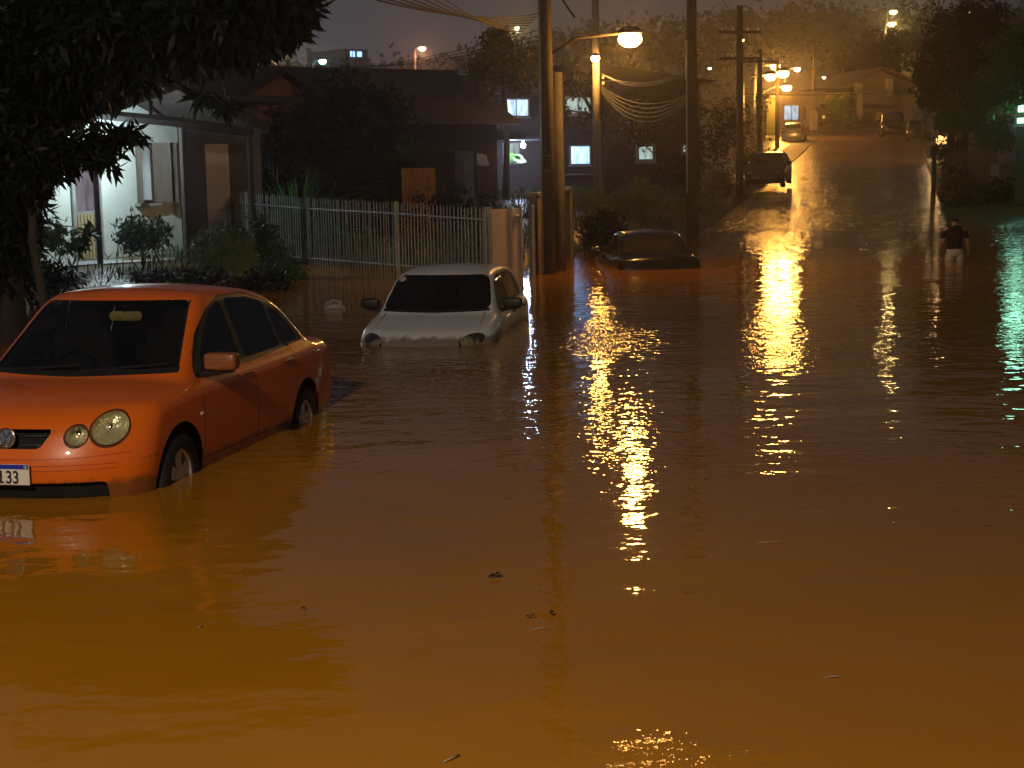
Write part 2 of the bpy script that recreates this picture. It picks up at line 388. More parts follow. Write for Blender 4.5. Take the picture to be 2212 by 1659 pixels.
def roundpoly(pts, r=.05, n=5):
    out = []; m = len(pts)
    for i in range(m):
        a, b, c = Vector(pts[i-1]), Vector(pts[i]), Vector(pts[(i+1) % m])
        u = (a-b); v = (c-b); rr = min(r, u.length*.45, v.length*.45); p = b+u.normalized()*rr; q = b+v.normalized()*rr
        for k in range(n+1):
            t = k/n; out.append(tuple(p*(1-t)**2+b*2*t*(1-t)+q*t*t))
    return out
class Shell:
    def __init__(s, Fn, lo, hi, h):
        s.Fn = Fn; s.V, Q = surface_net(Fn, lo, hi, h); s.F = np.concatenate([Q[:, [0, 1, 2]], Q[:, [0, 2, 3]]]); s.lab = np.zeros(len(s.F), int); s.names = ['body']; s.h = h
    def cut(s, name, poly, proj, sel):
        """proj: two axes; sel(V)-> bool mask. Snap the boundary to the outline, then label the faces inside."""
        k = sel(s.V); sd = np.full(len(s.V), 1e3); sd[k] = poly_sd(s.V[k][:, proj], poly)
        E = np.concatenate([s.F[:, [0, 1]], s.F[:, [1, 2]], s.F[:, [2, 0]]]); E = np.unique(np.sort(E, 1), axis=0)
        a, b = E[:, 0], E[:, 1]; cr = ((sd[a] < 0) != (sd[b] < 0)) & (sd[a] < 900) & (sd[b] < 900); a, b = a[cr], b[cr]
        ra = np.abs(sd[a]) < np.abs(sd[b]); mv = np.where(ra, a, b); ot = np.where(ra, b, a)
        t = np.abs(sd[mv])/(np.abs(sd[mv])+np.abs(sd[ot])+1e-9); D = (s.V[ot]-s.V[mv])*t[:, None]
        order = np.argsort(-np.linalg.norm(D, axis=1)); newV = s.V.copy(); newV[mv[order]] = s.V[mv[order]]+D[order]
        s.V = newV; sd[mv] = 0
        fs = sd[s.F]; allk = (fs < 900).all(1); hit = allk & (fs.sum(1) < -1e-7) & (s.lab == 0) if name != 'hole' else allk & (fs.sum(1) < -1e-7)
        if name not in s.names: s.names.append(name)
        s.lab[hit] = s.names.index(name)
    def part(s, name, m, parent, objname=None, inset=0.0, extra=None):
        k = s.lab == s.names.index(name); F = s.F[k]
        if not len(F): return None
        u, inv = np.unique(F, return_inverse=True); V = s.V[u].copy()
        if inset:
            nrm = s.normals(V); V = V - nrm*inset
        return raw_mesh(objname or name, V, inv.reshape(F.shape), m, True, parent)
    def normals(s, V):
        e = 3e-3; x, y, z = V.T; f0 = s.Fn(x, y, z)
        g = np.stack([(s.Fn(x+e, y, z)-f0), (s.Fn(x, y+e, z)-f0), (s.Fn(x, y, z+e)-f0)], -1); return g/(np.linalg.norm(g, axis=1)[:, None]+1e-12)
    def hit(s, axis, sign, a, b):
        """point of the surface seen from outside along an axis (0 = length, 1 = side), at the two other coordinates"""
        lo, hi = (-.6, 6.0) if axis == 0 else (-1.3, 1.3)
        ts = np.linspace(lo, hi, 900) if sign < 0 else np.linspace(hi, lo, 900)
        if axis == 0: f = s.Fn(ts, np.full(900, a), np.full(900, b))
        else: f = s.Fn(np.full(900, a), ts, np.full(900, b))
        i = int(np.argmax(f < 0)); 
        if f[i] >= 0: return None
        t0, t1 = ts[max(i-1, 0)], ts[i]; f0, f1 = f[max(i-1, 0)], f[i]; t_ = t0+(t1-t0)*f0/(f0-f1+1e-12)
        return Vector((t_, a, b)) if axis == 0 else Vector((a, t_, b))
    def ribbon(s, pts, axis, sign, w, off=.002):
        """thin raised band that follows the surface along a polyline of the two other coordinates"""
        P = []
        for i in range(len(pts)-1):
            a, b = pts[i], pts[i+1]; n = max(2, int(math.dist(a, b)/.04))
            for k in range(n): P.append((a[0]+(b[0]-a[0])*k/n, a[1]+(b[1]-a[1])*k/n))
        P.append(pts[-1]); L = []
        for i, p in enumerate(P):
            q, r = P[max(i-1, 0)], P[min(i+1, len(P)-1)]; dx, dy = r[0]-q[0], r[1]-q[1]; l = math.hypot(dx, dy) or 1; nx_, ny_ = -dy/l*w/2, dx/l*w/2
            A = s.hit(axis, sign, p[0]+nx_, p[1]+ny_); B = s.hit(axis, sign, p[0]-nx_, p[1]-ny_)
            if A is None or B is None: continue
            na, nb = s.normals(np.array([A])), s.normals(np.array([B])); A = A+Vector(na[0])*off; B = B+Vector(nb[0])*off
            L.append((A, B, Vector(na[0]), Vector(nb[0])))
        mb = MB(); V = []; F = []
        for A, B, na, nb in L: V += [A, B, A-na*.006, B-nb*.006]
        for i in range(len(L)-1):
            k = 4*i; F += [(k, k+1, k+5, k+4), (k+1, k+3, k+7, k+5), (k+2, k, k+4, k+6)]
        return mb.add(V, F)

M_RUB = mat('black_rubber', (.012, .012, .012), .75, var=.3, scale=8)
M_TRIM = mat('black_plastic_trim', (.014, .014, .014), .45, var=.3, scale=8)
M_RIM = mat('alloy_wheel', (.72, .74, .80), .35, .55, var=.12, scale=6)
M_DARK = mat('dark_underbody', (.008, .007, .006), .9, var=.3)
M_CHR = mat('chrome', (.75, .74, .70), .16, 1.0, var=.05)
M_SEAT = mat('grey_seat_cloth', (.016, .016, .017), .9, var=.3, scale=12)
M_LIN = mat('headlining_cloth', (.30, .28, .24), .9, var=.1)
M_BOWL = mat('reflector_bowl', (.92, .78, .52), .26, .55, var=.35, scale=9, bump=.02, bscale=18)
G_WIN = glass_mat('tinted_window_glass', (.48, .50, .48), .88)
M_FOG = mat('fogged_glass', (.024, .022, .02), .25, var=.35, scale=5)
G_LENS = glass_mat('clear_lens_glass', (.93, .92, .88), .97)
M_AMB = mat('amber_reflector', (.75, .30, .04), .25, .3, var=.1)
M_RED = mat('red_lamp_lens', (.35, .015, .01), .2, coat=.6, var=.1)
M_PLATE = mat('white_plate', (.72, .70, .66), .4, var=.05)
M_BLUE = mat('blue_plate_band', (.02, .03, .42), .4, var=.05)

def wheel(parent, s, y, z, r, w, side, spokes=5, steer=0.0):
    Mx = Matrix.Translation((s, y, z)) @ Matrix.Rotation(steer, 4, 'Z')
    we = empty('wheel', (s, y, z), 0); we.parent = parent; we.rotation_euler = (0, 0, steer)
    b = MB(); rr = r*.62
    b.lathe([(rr, -w/2), (r*.93, -w/2), (r, -w/2+.03), (r, w/2-.03), (r*.93, w/2), (rr, w/2), (rr, -w/2)], 36, (0, 0, 0), 'y'); b.obj('tyre', M_RUB, we, True)
    b = MB(); yo = side*w*.42
    b.lathe([(rr, -side*w*.3), (rr*.97, yo), (rr*.88, yo-side*.012), (rr*.86, -side*w*.3)], 32, (0, 0, 0), 'y')
    b.lathe([(.001, yo-side*.004), (.055, yo-side*.006), (.065, yo-side*.03)], 16, (0, 0, 0), 'y')
    for i in range(spokes):
        a = 2*math.pi*i/spokes+.3; ca, sa = math.cos(a), math.sin(a); ti = .038; to = .052
        P = []
        for (rad, hw, yy) in ((.04, ti, yo-side*.01), (rr*.92, to, yo-side*.014)):
            for sgn in (-1, 1): P.append((rad*ca-sgn*hw*sa, yy, rad*sa+sgn*hw*ca))
        P += [(p[0], p[1]-side*.03, p[2]) for p in P]
        b.add(P, [(0, 1, 3, 2), (0, 4, 5, 1), (2, 3, 7, 6), (0, 2, 6, 4), (1, 5, 7, 3)])
    b.obj('rim', M_RIM, we)
    b = MB(); b.lathe([(.001, -side*w*.1), (rr*.85, -side*w*.1)], 24, (0, 0, 0), 'y'); b.obj('brake_disc', M_DARK, we)
    return we
def text_mesh(s, size, thick, m, parent, M, name='lettering'):
    cu = bpy.data.curves.new(name, 'FONT'); cu.body = s; cu.size = size; cu.extrude = thick/2; cu.align_x = 'LEFT'; cu.offset = .0015
    tmp = bpy.data.objects.new(name+'_t', cu); COL.objects.link(tmp); dg = bpy.context.evaluated_depsgraph_get(); dg.update()
    me = bpy.data.meshes.new_from_object(tmp.evaluated_get(dg)); bpy.data.objects.remove(tmp); me.transform(M); me.name = name
    me.materials.clear(); me.materials.append(m); o = bpy.data.objects.new(name, me); COL.objects.link(o); o.parent = parent
    return o

def build_car(name, label, sp, paint, pos, yaw, group=None, roll=0.0, nose=0.0):
    L, Wd, H = sp['L'], sp['W'], sp['H']; hw = Wd/2; h = sp.get('h', .03)
    root = empty(name, pos, yaw, label, 'car', group); root.rotation_euler = (roll, nose, yaw)
    deck = smooth_curve(sp['deck'], .06); roof = smooth_curve(sp['roof'], .10)
    belt = sp['belt']; yb = hw-.10; wsp = sp['ws']; rwp = sp['rw']; zb = .19
    kf, kr = sp.get('kf', .30), sp.get('kr', .14)
    fr = smooth_curve(sp['front'], .05); re = smooth_curve(sp['rear'], .05)
    tum = sp.get('tum', .36)
    def Fn(s, y, z):
        ay = np.abs(y)
        side = ay - (hw - .035*np.clip((z-.62)/.35, -1.2, 1.5)**2 - .06*np.clip(np.abs(s-L*.5)/(L*.5), 0, 1.1)**4)
        top = z - (deck(s) - .05*(ay/hw)**2 - .03*(ay/hw)**6)
        front = (fr(z) + kf*(ay/hw)**2.6) - s
        rear = s - (re(z) - kr*(ay/hw)**2.6)
        low = smax(smax(side, top, .09), smax(front, rear, .05), .10)
        low = smax(low, zb - z, .06)
        (a0, b0), (a1, b1) = wsp; cx = (a1-a0)/(b1-b0); nrm = math.hypot(1, cx)
        ws = ((a0+(z-b0)*cx) + .16*(ay/.7)**2.2 - s)/nrm
        (c0, d0), (c1, d1) = rwp; cr_ = (c1-c0)/(d1-d0); nr2 = math.hypot(1, cr_)
        rw = (s - ((c0+(z-d0)*cr_) - .10*(ay/.7)**2.2))/nr2
        sg = (ay - (yb - (z-belt)*tum + .10*np.clip(z-belt, -.2, 1)**2))/math.hypot(1, tum)
        rf = z - (roof(s) - .045*(ay/.6)**2)
        gr = smax(smax(rf, sg, .09), smax(ws, rw, .04), .07)
        gr = smax(gr, (belt-.15) - z, .03)
        return smin(low, gr, .045)
    sh = Shell(Fn, (-.25, -hw-.12, .05), (L+.2, hw+.12, H+.12), h)
    # wheel arches
    for ws_ in sp['wheels']:
        pl = ell(ws_, sp['rw_']+.015, sp['arch'], sp['arch'], 40)
        pl = [(a, max(b, .0)) for a, b in pl]
        sh.cut('hole', pl, [0, 2], lambda V: np.abs(V[:, 1]) > hw-.22)
    # glazing
    nV = lambda V: sh.normals(V)
    if sp.get('dlo'):
        for sgn in (-1, 1):
            sel = lambda V, sgn=sgn: (V[:, 1]*sgn > .35) & (nV(V)[:, 1]*sgn > .35)
            for q in sp['side_glass']: sh.cut('side_window' if sgn < 0 else 'side_window2', roundpoly(q, .05), [0, 2], sel)
            sh.cut('window_surround' if sgn < 0 else 'window_surround2', roundpoly(sp['dlo'], .06), [0, 2], sel)
    z0, z1 = wsp[0][1]+.015, wsp[1][1]-.03; w0, w1 = sp['wsw']
    sh.cut('windshield', roundpoly([(-w0, z0), (w0, z0), (w1, z1), (-w1, z1)], sp.get('wr', .04)), [1, 2], lambda V: (V[:, 0] < wsp[1][0]+.35) & (V[:, 0] > wsp[0][0]-.2) & (nV(V)[:, 0] < -.2))
    z0, z1 = rwp[0][1]+.06, rwp[1][1]-.04; w0, w1 = sp['rww']
    sh.cut('rear_window', roundpoly([(-w0, z0), (w0, z0), (w1, z1), (-w1, z1)], .05), [1, 2], lambda V: (V[:, 0] > rwp[1][0]-.4) & (nV(V)[:, 0] > .25))
    fsel = lambda V: (V[:, 0] < 1.0) & (nV(V)[:, 0] < -.15)
    rsel = lambda V: (V[:, 0] > L-1.0) & (nV(V)[:, 0] > .15)
    for (nm, pl) in sp.get('fcuts', []):
        for sgn in ((-1, 1) if pl[0][0] != 'c' else (1,)):
            q = [(a*sgn, b) for a, b in pl] if pl[0][0] != 'c' else pl[1]
            sh.cut(nm if sgn < 0 or nm in ('grille', 'intake') else nm+'2', q, [1, 2], fsel)
    for (nm, pl) in sp.get('rcuts', []):
        for sgn in (-1, 1): sh.cut(nm if sgn < 0 else nm+'2', [(a*sgn, b) for a, b in pl], [1, 2], rsel)
    body = sh.part('body', paint, root)
    sh.part('windshield', G_WIN, root, inset=.004); sh.part('rear_window', M_FOG if sp.get('rglass') else G_WIN, root, inset=.004)
    sh.part('side_window', G_WIN, root, 'side_windows', inset=.006); sh.part('side_window2', G_WIN, root, 'side_windows', inset=.006)
    sh.part('window_surround', M_TRIM, root, inset=.003); sh.part('window_surround2', M_TRIM, root, 'window_surround', inset=.003)
    for nm in sh.names:
        if nm.startswith('grille') or nm.startswith('intake'): sh.part(nm, M_DARK, root, 'grille' if nm.startswith('grille') else 'lower_intake', inset=.05)
        if nm.startswith('lamp'):
            lens = sh.part(nm, G_LENS, root, 'lens', inset=.0)
            if lens is None: continue
            P = np.array([v.co for v in lens.data.vertices]); c = P.mean(0); n_ = sh.normals(c[None])[0]; n_ = n_*np.array([1, 1, .2]); n_ /= np.linalg.norm(n_)
            bowl = []; k = 22; zc, yc = c[2], c[1]; ry = np.ptp(P[:, 1])/2*.98; rz_ = np.ptp(P[:, 2])/2*.98
            V = []; F = []
            for i, (f, dpt) in enumerate(((1, .012), (.93, .045), (.72, .085), (.4, .11), (.001, .12))):
                for j in range(k):
                    a = 2*math.pi*j/k; yy, zz = yc+ry*f*math.cos(a), zc+rz_*f*math.sin(a)
                    p = sh.hit(0, -1, yc+ry*math.cos(a)*.97, zc+rz_*math.sin(a)*.97) or Vector(c)
                    ss = p.x*f+c[0]*(1-f); bd = sp.get('bd', 1); V.append((ss - n_[0]*dpt*bd, yy - n_[1]*dpt*.6*bd, zz))
            for i in range(4):
                for j in range(k): F.append((i*k+j, i*k+(j+1) % k, (i+1)*k+(j+1) % k, (i+1)*k+j))
            hl = raw_mesh('headlight', V, F, M_BOWL, True, root); lens.parent = hl
            if sp.get('bulbs'):
                b = MB(); b.lathe([(.001, 0), (.02, .004), (.028, .02), (.024, .05), (.02, .09)], 12, axis='x'); q = Matrix.Translation(Vector(c)-Vector(n_)*.085)
                o = b.obj('reflector_cup', M_CHR, hl, True); o.location = Vector(c)-Vector(n_)*.085*sp.get('bd', 1)
        if nm.startswith('tail'): sh.part(nm, M_RED, root, 'tail_light', inset=-.002)
    # arch liners and floor
    b = MB()
    for ws_ in sp['wheels']:
        for sgn in (-1, 1):
            ra = sp['arch']-.003; k = 20
            ys_ = (sgn*(hw-.075), sgn*(hw-.36)); base = len(b.v)
            for yy in ys_:
                for j in range(k+1):
                    a = math.pi*j/k; b.v.append((ws_+ra*math.cos(a), yy, sp['rw_']+.015+ra*math.sin(a)))
            for j in range(k): b.f.append((base+j, base+j+1, base+k+2+j, base+k+1+j))
            b.f.append(tuple(base+k+1+j for j in range(k+1)))
            b.obj('wheel_arch_liner', M_DARK, root); b = MB()
    for ws_ in sp['wheels']:
        for sgn in (-1, 1): wheel(root, ws_, sgn*(hw-.115), sp['rw_'], sp['rw_'], .19, sgn, steer=0)
    if sp.get('interior', True):
        b = MB(); zf = .42
        b.box((L*.50, 0, zf-.1), (L*.55, Wd*.80, .05)); b.box((wsp[0][0]+.30, 0, belt-.22), (.35, Wd*.80, .30), bev=.06); b.obj('dashboard', M_DARK, root)
        for (sx, sy) in ((wsp[1][0]+.20, -.36), (wsp[1][0]+.20, .36)):
            b = MB(); b.box((0, 0, belt-.06), (.14, .46, .62), bev=.05); b.box((-.25, 0, belt-.42), (.5, .48, .14), bev=.05); b.box((.03, 0, belt+.30), (.09, .25, .17), bev=.035)
            o = b.obj('seat', M_SEAT, root, True); o.location = (sx, sy, 0)
        b = MB(); b.box((rwp[1][0]-.28, 0, belt-.12), (.16, Wd*.74, .5), bev=.05); b.obj('rear_bench', M_SEAT, root)
        b = MB()
        pts = [(wsp[0][0]+.60+.05*math.sin(a), .36+.185*math.cos(a), belt-.03+.18*math.sin(a)) for a in [2*math.pi*i/20 for i in range(21)]]
        b.tube(pts, .016, 6, False); b.obj('steering_wheel', M_DARK, root)
    # mirrors
    ms = sp.get('mirror', (wsp[0][0]+.42, belt+.06))
    for sgn in (-1, 1):
        b = MB(); b.box((0, 0, .012), (.12, .235, .125), bev=.018); o = b.obj('door_mirror', sp.get('mmat', paint), root, True); o.modifiers.new('round', 'SUBSURF').render_levels = 2; o.modifiers['round'].levels = 2; o.location = (ms[0], sgn*(hw+.075), ms[1])
        b = MB(); b.tube([(ms[0]+.03, sgn*(hw-.10), ms[1]-.085), (ms[0]+.01, sgn*(hw+.02), ms[1]-.06), (ms[0], sgn*(hw+.16), ms[1]-.045)], [.028, .026, .018], 8); b.obj('mirror_arm', M_TRIM, o); b_ = COL.objects[-1] if False else None
        for ch in o.children: ch.matrix_parent_inverse = Matrix.Translation(-Vector(o.location))
    return root, sh

def silt(m, z0):
    """uneven tide line of mud splashed on the paint just above the flood level"""
    t = m.node_tree; b = t.nodes['Principled BSDF']; src = b.inputs['Base Color'].links[0].from_socket
    tcn = N(t, 'ShaderNodeTexCoord'); sp = N(t, 'ShaderNodeSeparateXYZ'); t.links.new(tcn.outputs['Object'], sp.inputs[0])
    n = N(t, 'ShaderNodeTexNoise'); n.inputs['Scale'].default_value = 9; n.inputs['Detail'].default_value = 6; t.links.new(tcn.outputs['Object'], n.inputs['Vector'])
    a = N(t, 'ShaderNodeMath', operation='MULTIPLY_ADD'); a.inputs[1].default_value = -.12; t.links.new(n.outputs[0], a.inputs[0]); t.links.new(sp.outputs[2], a.inputs[2])
    mr = N(t, 'ShaderNodeMapRange'); mr.inputs[1].default_value = z0-.055; mr.inputs[2].default_value = z0-.01; mr.inputs[3].default_value = .8; mr.inputs[4].default_value = 0; t.links.new(a.outputs[0], mr.inputs[0])
    mx = N(t, 'ShaderNodeMix', data_type='RGBA'); mx.inputs[7].default_value = (.12, .065, .025, 1); t.links.new(mr.outputs[0], mx.inputs[0]); t.links.new(src, mx.inputs[6]); t.links.new(mx.outputs[2], b.inputs['Base Color'])
# ---- orange sedan
POLO = dict(L=4.18, W=1.68, H=1.48, h=.022, belt=.93, rw_=.295, arch=.345, wheels=(.80, 3.26), tum=.34,
    deck=[(0, .69), (.10, .765), (.35, .845), (.6, .89), (.9, .925), (1.3, .94), (3.2, .97), (3.5, .975), (4.0, .96), (4.18, .92)],
    roof=[(.9, 1.34), (1.5, 1.43), (1.9, 1.47), (2.3, 1.475), (2.8, 1.43), (3.3, 1.30)],
    front=[(.15, .10), (.30, .03), (.42, 0), (.53, .01), (.62, .05), (.78, .12), (.92, .3)], rear=[(.2, 4.05), (.45, 4.18), (.65, 4.16), (.95, 4.08), (1.1, 3.9)],
    ws=((.93, .925), (1.64, 1.42)), rw=((3.70, .95), (3.05, 1.42)), wsw=(.67, .53), rww=(.58, .46), kf=.36,
    dlo=[(1.20, .885), (1.25, .98), (1.46, 1.17), (1.74, 1.32), (2.05, 1.40), (2.5, 1.395), (2.95, 1.31), (3.25, 1.16), (3.46, .985), (3.42, .945), (2.3, .90)],
    side_glass=[[(1.34, .915), (1.42, 1.02), (1.60, 1.18), (1.82, 1.31), (2.03, 1.37), (2.10, .925)], [(2.20, .93), (2.12, 1.373), (2.55, 1.355), (2.84, 1.30), (2.92, .95)], [(2.98, .955), (2.91, 1.27), (3.16, 1.155), (3.37, .985), (3.34, .962)]],
    fcuts=[('lamp_main', ell(-.598, .688, .098, .102, 40, -.25)), ('lamp_small', ell(-.425, .655, .064, .064, 30)),
           ('grille', [('c', 0), roundpoly([(-.29, .70), (.29, .70), (.22, .585), (-.22, .585)], .015)]), ('intake', [('c', 0), roundpoly([(-.60, .375), (.60, .375), (.60, .25), (-.60, .25)], .03)])],
    rcuts=[('tail', roundpoly([(-.50, .70), (-.82, .70), (-.82, .89), (-.55, .89)], .05))], bulbs=True, mirror=(1.30, .985))
m_orange = mat('orange_car_paint', (.70, .135, .005), .36, var=.04, scale=1.5, coat=.6, bump=.0006, bscale=80); silt(m_orange, .345)
YAW = R(78.2)
orange, osh = build_car('orange_sedan', 'orange four-door sedan with round twin headlights standing wheel-deep in the brown flood water', POLO, m_orange, (-3.13, 9.50, -.262), YAW, nose=.016)
# fittings of the orange sedan
def onf(y, z, off=0.0):
    p = osh.hit(0, -1, y, z); n = Vector(osh.normals(np.array([p]))[0]); return p+n*off, n
p, n = onf(0, .645, .012)
b = MB(); b.lathe([(.058, -.006), (.064, 0), (.064, .008), (.056, .012), (.052, .008), (.052, -.006)], 32, axis='x')
for (ya, za, yb2, zb2) in ((-.028, .042, 0, -.002), (.028, .042, 0, -.002), (-.044, .016, -.02, -.044), (-.02, -.044, 0, .0), (0, 0, .02, -.044), (.02, -.044, .044, .016)):
    b.tube([(0, ya, za), (0, yb2, zb2)], .0065, 6)
b.lathe([(.001, -.002), (.053, -.002)], 24, axis='x')
e_ = b.obj('emblem', M_CHR, orange); e_.location = p; e_.rotation_euler = (0, .12, 0)
for v in e_.data.vertices: v.co.x = -abs(v.co.x) if v.co.x > 0 else v.co.x
for zz in (.672, .615):
    b = osh.ribbon([(-.235, zz), (-.08, zz)], 0, -1, .012, -.03); b.obj('grille_bar', M_TRIM, orange)
    b = osh.ribbon([(.08, zz), (.235, zz)], 0, -1, .012, -.03); b.obj('grille_bar', M_TRIM, orange)
pl = empty('number_plate'); pl.parent = orange; pp, n = onf(0, .43, .012); pl.location = (pp.x-.012, .02, .435)
b = MB(); b.box((0, 0, 0), (.012, .40, .13), bev=.005); b.obj('plate_panel', M_PLATE, pl)
b = MB(); b.box((-.0075, 0, .050), (.003, .396, .027)); b.obj('plate_band', M_BLUE, pl)
b = MB(); b.box((-.0085, -.180, .050), (.003, .022, .019)); b.obj('flag_mark', mat('flag_green', (.25, .32, .30), .5), pl)
Mt = Matrix(((0, 0, -1, -.0085), (-1, 0, 0, -.0), (0, 1, 0, -.052), (0, 0, 0, 1)))
M_INK = mat('black_lettering', (.01, .01, .01), .5)
text_mesh('33', .112, .002, M_INK, pl, Matrix.Translation((0, -.043, 0)) @ Mt @ Matrix.Diagonal((.82, 1, 1, 1)), 'plate_characters')
b = MB(); b.box((-.0085, -.012, -.012), (.002, .014, .078)); b.box((-.0085, -.012, -.0475), (.002, .040, .009)); b.box((-.0085, -.004, .0225), (.002, .026, .009)); b.obj('plate_characters', M_INK, pl)
for sgn in (-1, 1):
    for nm, pts in (('door_seam', [(1.16, .36), (1.16, .70), (1.20, .87)]), ('door_seam', [(2.16, .34), (2.16, .90)]), ('door_seam', [(2.98, .60), (3.06, .75), (3.08, .96)]), ('door_seam', [(1.16, .36), (2.90, .36)])):
        osh.ribbon(pts, 1, sgn, .0045, .0010).obj(nm, M_DARK, orange)
    osh.ribbon([(.32, .50), (.47, .50)], 1, sgn, .004, .001).obj('bumper_seam', M_DARK, orange)
    for sx in (1.98, 2.85):
        q = osh.hit(1, sgn, sx, .84); b = MB(); b.box((0, 0, 0), (.19, .035, .028), bev=.012); o = b.obj('door_handle', m_orange, orange); o.location = (q.x, q.y+sgn*.01, .84)
    q = osh.hit(1, sgn, 1.12, .665); b = MB(); b.box((0, 0, 0), (.055, .02, .026), bev=.008); o = b.obj('side_indicator', mat('clear_amber', (.8, .72, .6), .2, .3), orange); o.location = (q.x, q.y, .665)
for zz in (.485, .455):
    osh.ribbon([(-.66, zz), (-.22, zz-.004), (.22, zz-.004), (.66, zz)], 0, -1, .005, .001).obj('bumper_crease', mat('orange_shadow_gap', (.35, .05, .004), .5), orange)
osh.ribbon([(-.72, .545), (-.45, .525), (0, .52), (.45, .525), (.72, .545)], 0, -1, .005, .001).obj('bumper_crease', mat('orange_shadow_gap', (.35, .05, .004), .5), orange)
for sgn in (-1, 1):
    for (cy_, cz_, rx_, rz_, ro_) in ((.598, .688, .103, .107, .25), (.425, .655, .068, .068, 0)):
        osh.ribbon([(a, b2) for a, b2 in ell(sgn*cy_, cz_, rx_, rz_, 40, sgn*ro_)]+[ell(sgn*cy_, cz_, rx_, rz_, 40, sgn*ro_)[0]], 0, -1, .007, .001).obj('lamp_seal', M_DARK, orange)
for sgn in (-1, 1):   # rubber lip round the windshield, wiper
    osh.ribbon([(sgn*.675, .945), (sgn*.533, 1.385)], 0, -1, .012, .001).obj('windshield_trim', M_TRIM, orange)
osh.ribbon([(-.68, .955), (0, .945), (.68, .955)], 0, -1, .03, .003).obj('wiper_cowl', M_TRIM, orange)
for y0, y1 in ((-.05, -.6), (.5, -.02)):
    osh.ribbon([(y0, .955), (y1, .99)], 0, -1, .012, .012).obj('wiper', M_TRIM, orange)
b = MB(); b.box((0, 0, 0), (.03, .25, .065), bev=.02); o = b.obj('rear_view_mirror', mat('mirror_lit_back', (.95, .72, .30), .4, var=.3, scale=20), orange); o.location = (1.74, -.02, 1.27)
b = MB(); b.tube([(1.74, -.02, 1.30), (1.70, 0, 1.38)], .01); b.obj('mirror_stalk', M_TRIM, orange)
b = MB(); b.box((3.45, 0, .95), (.5, 1.1, .02)); b.obj('parcel_shelf', M_SEAT, orange)
b = MB(); b.tube([(2.75, 0, 1.43), (2.9, 0, 1.50), (3.0, 0, 1.56)], [.008, .004, .003], 6); b.obj('aerial', M_TRIM, orange)

# ---- white hatchback
HATCH = dict(L=3.75, W=1.60, H=1.41, h=.03, belt=.92, rw_=.28, arch=.33, wheels=(.74, 3.18), tum=.33,
    deck=[(0, .60), (.12, .68), (.35, .76), (.7, .84), (1.0, .90), (1.4, .93), (3.4, .95), (3.75, .95)],
    roof=[(1.0, 1.27), (1.6, 1.345), (2.1, 1.385), (2.7, 1.38), (3.3, 1.32)],
    front=[(.15, .10), (.32, .02), (.45, 0), (.55, .04), (.62, .07), (.8, .3)], rear=[(.2, 3.65), (.45, 3.75), (.6, 3.72), (.95, 3.62), (1.3, 3.5)],
    ws=((1.0, .915), (1.62, 1.335)), rw=((3.62, .95), (3.28, 1.33)), wsw=(.66, .56), rww=(.54, .46), kf=.40, wr=.10,
    dlo=[(1.36, .90), (1.42, 1.0), (1.62, 1.20), (1.86, 1.29), (2.5, 1.315), (3.05, 1.27), (3.30, 1.0), (3.25, .95)],
    side_glass=[[(1.50, .935), (1.56, 1.05), (1.72, 1.21), (1.92, 1.27), (2.22, 1.285), (2.24, .945)], [(2.33, .95), (2.31, 1.285), (2.62, 1.285), (2.96, 1.24), (3.15, 1.0), (3.12, .965)]],
    fcuts=[('lamp_main', ell(-.575, .645, .135, .072, 36, -.22))],
    rcuts=[('tail', roundpoly([(-.52, .80), (-.79, .80), (-.79, 1.15), (-.60, 1.15)], .05))], bulbs=True, bd=.35, mirror=(1.42, .97), mmat=M_TRIM)
m_white = mat('white_car_paint', (.86, .85, .83), .34, var=.04, scale=1.5, coat=.5, bump=.0005, bscale=80); silt(m_white, .655)
white, wsh = build_car('white_hatchback', 'white hatchback sunk to its headlights in the flood, in front of the picket fence', HATCH, m_white, (-1.06, 17.55, -.60), R(81))
for sgn in (-1, 1):
    for pts in ([(1.24, .3), (1.24, .75), (1.33, .90)], [(2.28, .3), (2.28, .93)]): wsh.ribbon(pts, 1, sgn, .008, .0012).obj('door_seam', M_DARK, white)
    for sx in (2.12, 2.95):
        q = wsh.hit(1, sgn, sx, .82); b = MB(); b.box((0, 0, 0), (.16, .035, .028), bev=.01); o = b.obj('door_handle', M_TRIM, white); o.location = (q.x, q.y+sgn*.01, .82)
wsh.ribbon([(-.60, .62), (-.62, .75), (-.60, .90)], 0, -1, .006, .001).obj('bonnet_seam', M_DARK, white)
wsh.ribbon([(.60, .62), (.62, .75), (.60, .90)], 0, -1, .006, .001).obj('bonnet_seam', M_DARK, white)
wsh.ribbon([(-.64, .925), (0, .915), (.64, .925)], 0, -1, .03, .003).obj('wiper_cowl', M_TRIM, white)
b = MB(); b.lathe([(.001, 0), (.045, 0)], 16, axis='x'); q = wsh.hit(0, -1, .50, 1.26)
o = b.obj('windshield_sticker', mat('white_sticker', (.5, .5, .48), .5), white); o.location = (q.x-.01, .50, 1.26); o.rotation_euler = (0, .9, 0)
b = MB(); b.box((0, 0, 0), (.03, .22, .06), bev=.02); o = b.obj('rear_view_mirror', M_TRIM, white); o.location = (1.72, 0, 1.25)

